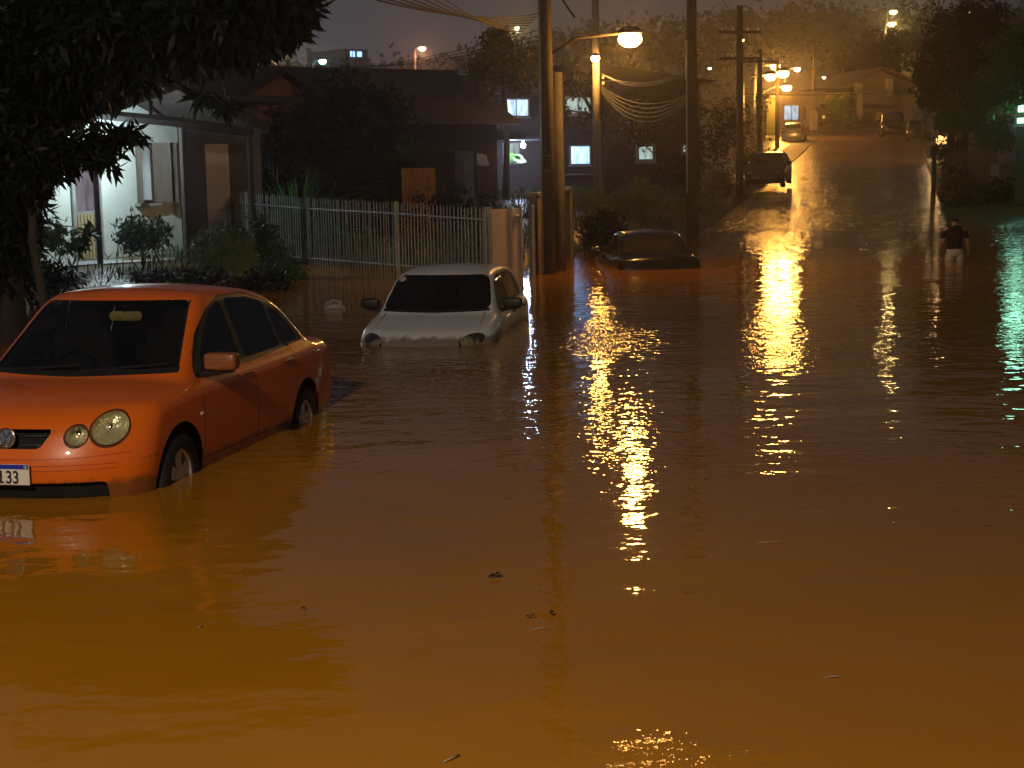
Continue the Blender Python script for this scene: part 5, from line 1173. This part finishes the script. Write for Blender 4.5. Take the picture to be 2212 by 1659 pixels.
bush('dark round bush at the end of the grey wall beside the sunk black sedan', 1305, 505, 38, .55, .52, 6500, .10, LF_DARK, droop=.1, extra=[(1325, 515, 37.6, .32, .35, .3, .3)])
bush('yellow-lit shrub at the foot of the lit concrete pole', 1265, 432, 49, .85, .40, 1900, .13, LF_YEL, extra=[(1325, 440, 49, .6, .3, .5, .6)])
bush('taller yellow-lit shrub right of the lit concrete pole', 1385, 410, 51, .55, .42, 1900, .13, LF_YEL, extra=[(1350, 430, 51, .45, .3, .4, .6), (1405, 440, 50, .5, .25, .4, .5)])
for i, (px, py) in enumerate(((1332, 418), (1330, 430), (1385, 438), (1415, 443))): pass
bush('small flowering plant on the lit bank', 1412, 462, 49, .30, .14, 300, .07, mat('pale_petals', (.40, .33, .24), .6), extra=[(1335, 440, 49.5, .16, .10, .1, .4)])
bush('rounded brown bush standing left of the dark parked car', 1553, 392, 60, .60, .46, 3000, .10, mat('brown_leaves', (.16, .09, .035), .6, var=.5), droop=.2, extra=[(1533, 410, 60, .25, .30, .2, .2), (1572, 410, 60, .2, .3, .2, .2)])
bush('leafy shrub spilling over the verge above the dark parked car', 1640, 345, 72, 1.1, .55, 1800, .16, LF_OLIVE, extra=[(1600, 360, 70, .7, .6, .5, .5)])
bush('dark tall shrub behind the water-edge pole', 1540, 300, 66, 1.3, 1.6, 3200, .2, LF_DARK, extra=[(1470, 380, 62, 1.0, .9, .8, .7), (1600, 260, 80, 1.6, 1.8, 1, .8)])
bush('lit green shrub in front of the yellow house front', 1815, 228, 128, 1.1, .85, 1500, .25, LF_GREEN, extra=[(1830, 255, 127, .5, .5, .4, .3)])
bush('round brown bush by the gate pillar at the top of the street', 1849, 274, 126, .50, .62, 900, .16, LF_OLIVE)
# right-hand trees
RT_ = 'dark trees massed on the right bank'
tree('tall dark tree at the upper right, nearest the sky gap', 2080, 360, 70, [C3(2060, 60, 70, 1.6, 1.3), C3(2120, 40, 70, 1.2, 1.0), C3(2050, 130, 70, 1.5, 1.2), C3(2120, 120, 70, 1.5, 1.2), C3(2030, 190, 70, 1.0, .9), C3(2000, 160, 70, .5, .5)], 11000, .24, LF_DARK, .2, group=RT_)
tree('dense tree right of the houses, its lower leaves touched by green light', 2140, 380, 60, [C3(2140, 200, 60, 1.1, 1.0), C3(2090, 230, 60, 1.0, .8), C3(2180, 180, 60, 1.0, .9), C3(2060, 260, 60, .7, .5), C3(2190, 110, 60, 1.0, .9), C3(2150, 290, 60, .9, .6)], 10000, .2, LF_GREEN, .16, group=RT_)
tree('bare-trunked tree with a crown over the ball lamp', 2050, 380, 78, [C3(2030, 185, 78, 1.0, .9), C3(2008, 215, 78, .5, .5), C3(2060, 210, 78, 1.1, .9)], 5000, .22, LF_DARK, .2, group=RT_)
tree('leafy tree at the right edge above the kiosk', 2230, 380, 49, [C3(2205, 160, 49, .8, .7), C3(2230, 90, 49, .9, .7), C3(2160, 210, 50, .6, .5)], 4500, .18, LF_GREEN, .12, group=RT_)
bush('tangle of dark bushes along the right shore', 2110, 380, 62, 1.4, .7, 5000, .18, LF_DARK, extra=[(2060, 330, 66, .8, .9, .8, .6), (2170, 420, 55, 1.0, .6, .8, .8), (2090, 430, 56, .8, .3, .6, .4)], name='hedge', cat='hedge')
bush('grass clump and weeds on the right pavement edge', 2062, 400, 60, .5, .25, 700, .16, LF_OLIVE, up=1.2)
q0, q1 = at(1918, 128, 192), at(1988, 126, 194); b = MB(); zc = at(1950, 96, 193).z; b.poly([(q0.x, q0.y, q0.z-3), (q1.x, q1.y, q1.z-3), (q1.x, q1.y, zc-.6), (q0.x+1.6, q0.y, zc+.3)], (0, .6, 0))  # added yellow panel that shows the lamp glow on the slope
tag(b.obj('lit_slope_panel', mat('lamp_yellow_slope', (.55, .42, .16), .9, var=.4, scale=.5)), 'added yellow panel standing for the lit slope under the two stacked lamps', 'wall')
fm_ = leaf_mat('far_foliage', (.004, .005, .003), .9); fm_.node_tree.nodes['Principled BSDF'].inputs['Specular IOR Level'].default_value = 0.0
# crowns on the ridge
RG = 'tree crowns on the misty ridge'
for i, (px, py, Y, r, lb) in enumerate(((1720, 50, 250, 5.5, 'rounded tree crown poking above the ridge over the lamp cluster'), (1600, 75, 260, 6, 'low broad tree crown on the ridge behind the crossarm pole'), (1820, 85, 240, 5, 'ragged tree crown on the ridge left of the stacked lamps'), (2010, 60, 230, 6.5, 'dark tree crown on the ridge right of the stacked lamps'), (1480, 90, 265, 6, 'wide tree crown on the ridge behind the water-edge pole'), (1935, 95, 170, 3.4, 'tree crown standing before the yellow-lit slope'), (1880, 110, 165, 3.2, 'tree crown left of the yellow-lit slope'))):
    tree(lb, px, py+80, Y, [C3(px, py, Y, r, r*.75), C3(px-r*7, py+25, Y, r*.8, r*.6), C3(px+r*6, py+22, Y, r*.8, r*.6)], 2600, .9 if Y > 200 else .5, leaf_mat('far_foliage', (.004, .005, .003)), .3, group=RG, limbs=False)
# far woods on the hill: one mass nobody could count
n_ = 2600; wx = RNG.uniform(-110, 190, n_); wy = RNG.uniform(165, 420, n_); keep = (np.sin(wx*.13)+np.cos(wy*.11+wx*.05)+RNG.normal(size=n_)*.5 > -.3) & ~((np.abs(wx/wy-.247) < .014) & (wy < 200)); wx, wy = wx[keep], wy[keep]
Pw = np.stack([wx, wy, T(wx, wy)+RNG.uniform(1.0, 4.0, len(wx))], -1); Pw = np.repeat(Pw, 34, 0)+RNG.normal(size=(len(wx)*34, 3))*np.array([1.9, 1.9, 1.4])
Vw, Fw = cards(Pw, 1.1, 1.0, .2, .6); tag(raw_mesh('far_woods', Vw, Fw, leaf_mat('far_foliage', (.004, .005, .003), .9)), 'dark misty woods covering the far hillside', 'woods', kind='stuff')

# ================================================================ the person wading
def skin(name, edges, V, m, parent=None, sub=2, root=0):
    me = bpy.data.meshes.new(name); me.from_pydata([v[:3] for v in V], edges, []); o = bpy.data.objects.new(name, me); COL.objects.link(o); me.materials.append(m)
    s = o.modifiers.new('skin', 'SKIN'); s.use_smooth_shade = True
    for i, v in enumerate(V): me.skin_vertices[0].data[i].radius = (v[3], v[4] if len(v) > 4 else v[3]); me.skin_vertices[0].data[i].use_root = (i == root)
    o.modifiers.new('sub', 'SUBSURF').levels = sub; o.modifiers['sub'].render_levels = sub
    if parent: o.parent = parent
    return o
M_SKIN = mat('skin', (.42, .24, .16), .5, var=.08, scale=6); M_TEE = mat('black_cotton', (.012, .012, .014), .9, var=.2); M_SHORT = mat('pale_shorts', (.55, .50, .40), .85, var=.12, scale=5); M_HAIR = mat('dark_hair', (.018, .012, .008), .7, var=.3, scale=20)
q = gp(2062, 562, 0)
person = empty('person', (q.x, q.y, -.655), R(-12), 'person in black t-shirt and pale shorts wading thigh-deep up the flooded street', 'person')
person.scale = (.92, .92, .96)
# body drawn facing +Y (away from the camera)
BV = [(0, 0, .92, .13, .10), (0, .01, 1.10, .135, .10), (0, .0, 1.28, .15, .105), (0, -.01, 1.42, .12, .09), (0, .01, 1.50, .055, .055), (0, .09, 1.545, .07, .08), (0, .12, 1.61, .08, .095), (0, .12, 1.655, .06, .07),
      (-.19, 0, 1.40, .06), (-.28, -.03, 1.16, .043), (-.33, .06, .93, .032), (-.34, .09, .86, .03, .018),
      (.19, 0, 1.40, .06), (.27, -.05, 1.16, .043), (.30, .03, .93, .032), (.30, .06, .86, .03, .018),
      (-.10, 0, .82, .08), (-.11, .03, .48, .060), (-.11, -.03, .12, .042), (-.11, .08, .04, .035),
      (.10, 0, .82, .08), (.12, .10, .50, .060), (.12, .0, .14, .042), (.12, .11, .05, .035)]
BE = [(0, 1), (1, 2), (2, 3), (3, 4), (4, 5), (5, 6), (6, 7), (3, 8), (8, 9), (9, 10), (10, 11), (3, 12), (12, 13), (13, 14), (14, 15), (0, 16), (16, 17), (17, 18), (18, 19), (0, 20), (20, 21), (21, 22), (22, 23)]
for sx, w0, i0 in ((-1, 11, 0), (1, 15, 0)):      # five unequal bent fingers on each hand
    bx, by, bz = BV[w0][:3]
    for k, (oy, ln, r) in enumerate(((.028, .072, .009), (.010, .080, .0092), (-.010, .075, .009), (-.027, .058, .0078))):
        i = len(BV); BV += [(bx+sx*.004, by+oy, bz-.045, r+.001), (bx+sx*.002-sx*.006, by+oy*1.15+.01, bz-.045-ln*.55, r), (bx-sx*.018, by+oy*1.15+.018, bz-.045-ln, r*.8)]; BE += [(w0, i), (i, i+1), (i+1, i+2)]
    i = len(BV); BV += [(bx-sx*.012, by+.045, bz-.012, .011), (bx-sx*.02, by+.062, bz-.055, .009)]; BE += [(w0, i), (i, i+1)]
SQ = lambda z: z if z < .93 else .93+(z-.93)*.80
BV = [(v[0]*.94, v[1]+max(0, v[2]-1.0)*.12, SQ(v[2]), *v[3:]) for v in BV]
body = skin('body', BE, BV, M_SKIN, person)
def sections(rings, n=14, b=None):
    """closed sleeve through elliptical rings (x, y, z, rx, ry)"""
    b = b or MB(); k = len(b.v)
    for (x, y, z, rx, ry) in rings:
        for j in range(n): a = 2*math.pi*j/n; b.v.append((x+rx*math.cos(a)*(1+.03*math.sin(5*a+z*9)), y+ry*math.sin(a), z+.006*math.sin(3*a+z*20)))
    for i in range(len(rings)-1):
        for j in range(n): p = k+i*n+j; q = k+i*n+(j+1) % n; b.f.append((p, q, q+n, p+n))
    b.f.append(tuple(k+j for j in reversed(range(n)))); b.f.append(tuple(k+(len(rings)-1)*n+j for j in range(n)))
    return b
b = sections([(0, .0, .915, .178, .128), (0, .0, .96, .172, .128), (0, .01, 1.08, .160, .122), (0, .0, 1.22, .178, .128), (0, -.005, 1.34, .192, .125), (0, .0, 1.41, .208, .135), (0, .01, 1.48, .175, .118), (0, .03, 1.525, .088, .085)])
sections([(-.15, -.0, 1.41, .05, .06), (-.20, -.0, 1.37, .068, .07), (-.235, -.015, 1.28, .066, .068), (-.262, -.025, 1.19, .062, .062)], 10, b); sections([(.15, -.0, 1.41, .05, .06), (.20, -.0, 1.37, .068, .07), (.232, -.02, 1.28, .066, .068), (.258, -.04, 1.19, .062, .062)], 10, b)
b.v = [(x*.94, y+max(0, z-1.0)*.12, SQ(z)) for x, y, z in b.v]; b.obj('shirt', M_TEE, person, True)
b = sections([(0, 0, .95, .155, .115), (0, 0, .90, .175, .13), (0, 0, .80, .185, .135), (0, 0, .76, .16, .11)]); sections([(-.095, 0, .80, .095, .12), (-.105, .01, .70, .098, .118), (-.112, .02, .52, .10, .11)], 12, b); sections([(.095, 0, .80, .095, .12), (.108, .02, .70, .098, .118), (.118, .05, .52, .10, .11)], 12, b)
b.obj('shorts', M_SHORT, person, True)
hair = skin('hair', [(0, 1), (1, 2)], [(0, .115, SQ(1.56), .05, .05), (0, .165, SQ(1.63), .088, .092), (0, .19, SQ(1.68), .07, .07)], M_HAIR, person)
b = MB()
for sx in (-1, 1): b.lathe([(.001, .008), (.012, .004), (.016, 0), (.012, -.004), (.001, -.006)], 8, M=Matrix.Translation((sx*.078, .125, 1.575)) @ Matrix.Rotation(R(90), 4, 'Y') @ Matrix.Diagonal((1.9, 1, 1, 1)))
b.lathe([(.001, .02), (.012, 0), (.014, -.02), (.001, -.025)], 8, M=Matrix.Translation((0, .22, 1.58)))
for sx in (-1, 1): b.lathe([(.001, .006), (.010, .002), (.011, -.002), (.001, -.006)], 8, M=Matrix.Translation((sx*.032, .20, 1.605)) @ Matrix.Rotation(R(90), 4, 'X'))
b.v = [(x, y+max(0, z-1.0)*.12, SQ(z)) for x, y, z in b.v]; b.obj('face_features', M_SKIN, person, True)

# ================================================================ things adrift on the water
def leafy_debris(name, label, px, py, size, n, m, cat, group=None, z=.006):
    q = gp(px, py, 0); V = []; F = []
    for i in range(n):
        a = random.uniform(0, 6.283); l = size*random.uniform(.5, 1); w = l*.22; c = Vector((random.uniform(-.3, .3)*size, random.uniform(-.3, .3)*size, random.uniform(.0, .012))); d = Vector((math.cos(a), math.sin(a), 0)); s = Vector((-d.y, d.x, 0)); k = len(V)
        V += [c, c+d*l*.5+s*w+Vector((0, 0, .008)), c+d*l, c+d*l*.5-s*w+Vector((0, 0, .005))]; F.append((k, k+1, k+2, k+3))
    o = raw_mesh(name, V, F, m); o.location = (q.x, q.y, z); s_ = o.modifiers.new('t', 'SOLIDIFY'); s_.thickness = .003; return tag(o, label, cat, group)
M_DEAD = mat('wet_dead_leaf', (.05, .035, .012), .5, var=.3); M_STRAWGLINT = mat('straw_and_glint_tone', (.32, .23, .12), .5, var=.2)
leafy_debris('floating_leaves', 'dark leaf cluster floating in the middle foreground left of the bright reflection', 1066, 1249, .065, 6, M_DEAD, 'leaves')
leafy_debris('floating_leaves', 'small dark leaf floating just below the end of the bright reflection', 1190, 1332, .035, 3, M_DEAD, 'leaves')
leafy_debris('floating_leaves', 'faint dark leaf floating left of the small dark leaf', 1146, 1338, .035, 2, M_DEAD, 'leaves')
leafy_debris('floating_leaves', 'tiny dark scrap floating low at left', 650, 1320, .035, 2, M_DEAD, 'leaves')
for (px, py, ln, a, lb) in ((975, 1641, .085, .9, 'pale straw floating at the very bottom left of the reflection'), (430, 1356, .03, 1.5, 'tiny pale straw floating in the lower left water'), (1664, 1174, .14, .05, 'pale flat sliver standing for a patch of reflected light below the right-hand reflection'), (1165, 1362, .07, .2, 'short pale straw floating left under the bright reflection'), (1800, 1466, .07, .05, 'short pale straw floating at lower right'), (2009, 608, .40, .0, 'pale scrap of rubbish floating below the wading person')):
    q = gp(px, py, 0); b = MB(); d = Vector((math.cos(a), math.sin(a), 0))*ln/2; b.tube([-d, Vector((.01, .01, .006)), d], [.002+ln*.02, .003+ln*.045, .002+ln*.02], 6)
    for i, v in enumerate(b.v): b.v[i] = (v[0], v[1]*1.0, v[2]*.5)
    o = b.obj('straw_and_glint', M_STRAWGLINT, None, True); o.location = (q.x, q.y, .005); tag(o, lb, 'debris')  # flat slivers such as the right-hand one stand for patches of reflected light
q = gp(722, 668, 0); b = MB(); b.tube([(-.14, 0, .02), (-.10, .02, .09), (0, .02, .13), (.09, 0, .10), (.12, -.02, .02)], [.012, .02, .022, .02, .01], 8); b.tube([(-.14, .02, .0), (-.05, .05, .035), (.08, .05, .03), (.16, .02, .0)], [.02, .05, .05, .02], 8)
o = b.obj('plastic_bag', mat('grey_white_plastic', (.40, .40, .40), .4), None, True); o.location = (q.x, q.y, 0); tag(o, 'pale plastic bag bobbing between the orange sedan and the white hatchback', 'bag')

# ================================================================ air
b = MB(); b.box((40, 225, 28), (460, 500, 62)); hz_ = b.obj('haze', None); tag(hz_, 'thin rainy night haze hanging over the street', 'haze', kind='stuff')
m = bpy.data.materials.new('haze_volume'); m.use_nodes = True; t = m.node_tree; t.nodes.clear(); o = N(t, 'ShaderNodeOutputMaterial'); v = N(t, 'ShaderNodeVolumePrincipled')
v.inputs['Color'].default_value = (.80, .78, .80, 1); v.inputs['Density'].default_value = .0017; v.inputs['Anisotropy'].default_value = .86
t.links.new(v.outputs[0], o.inputs['Volume']); hz_.data.materials.append(m)
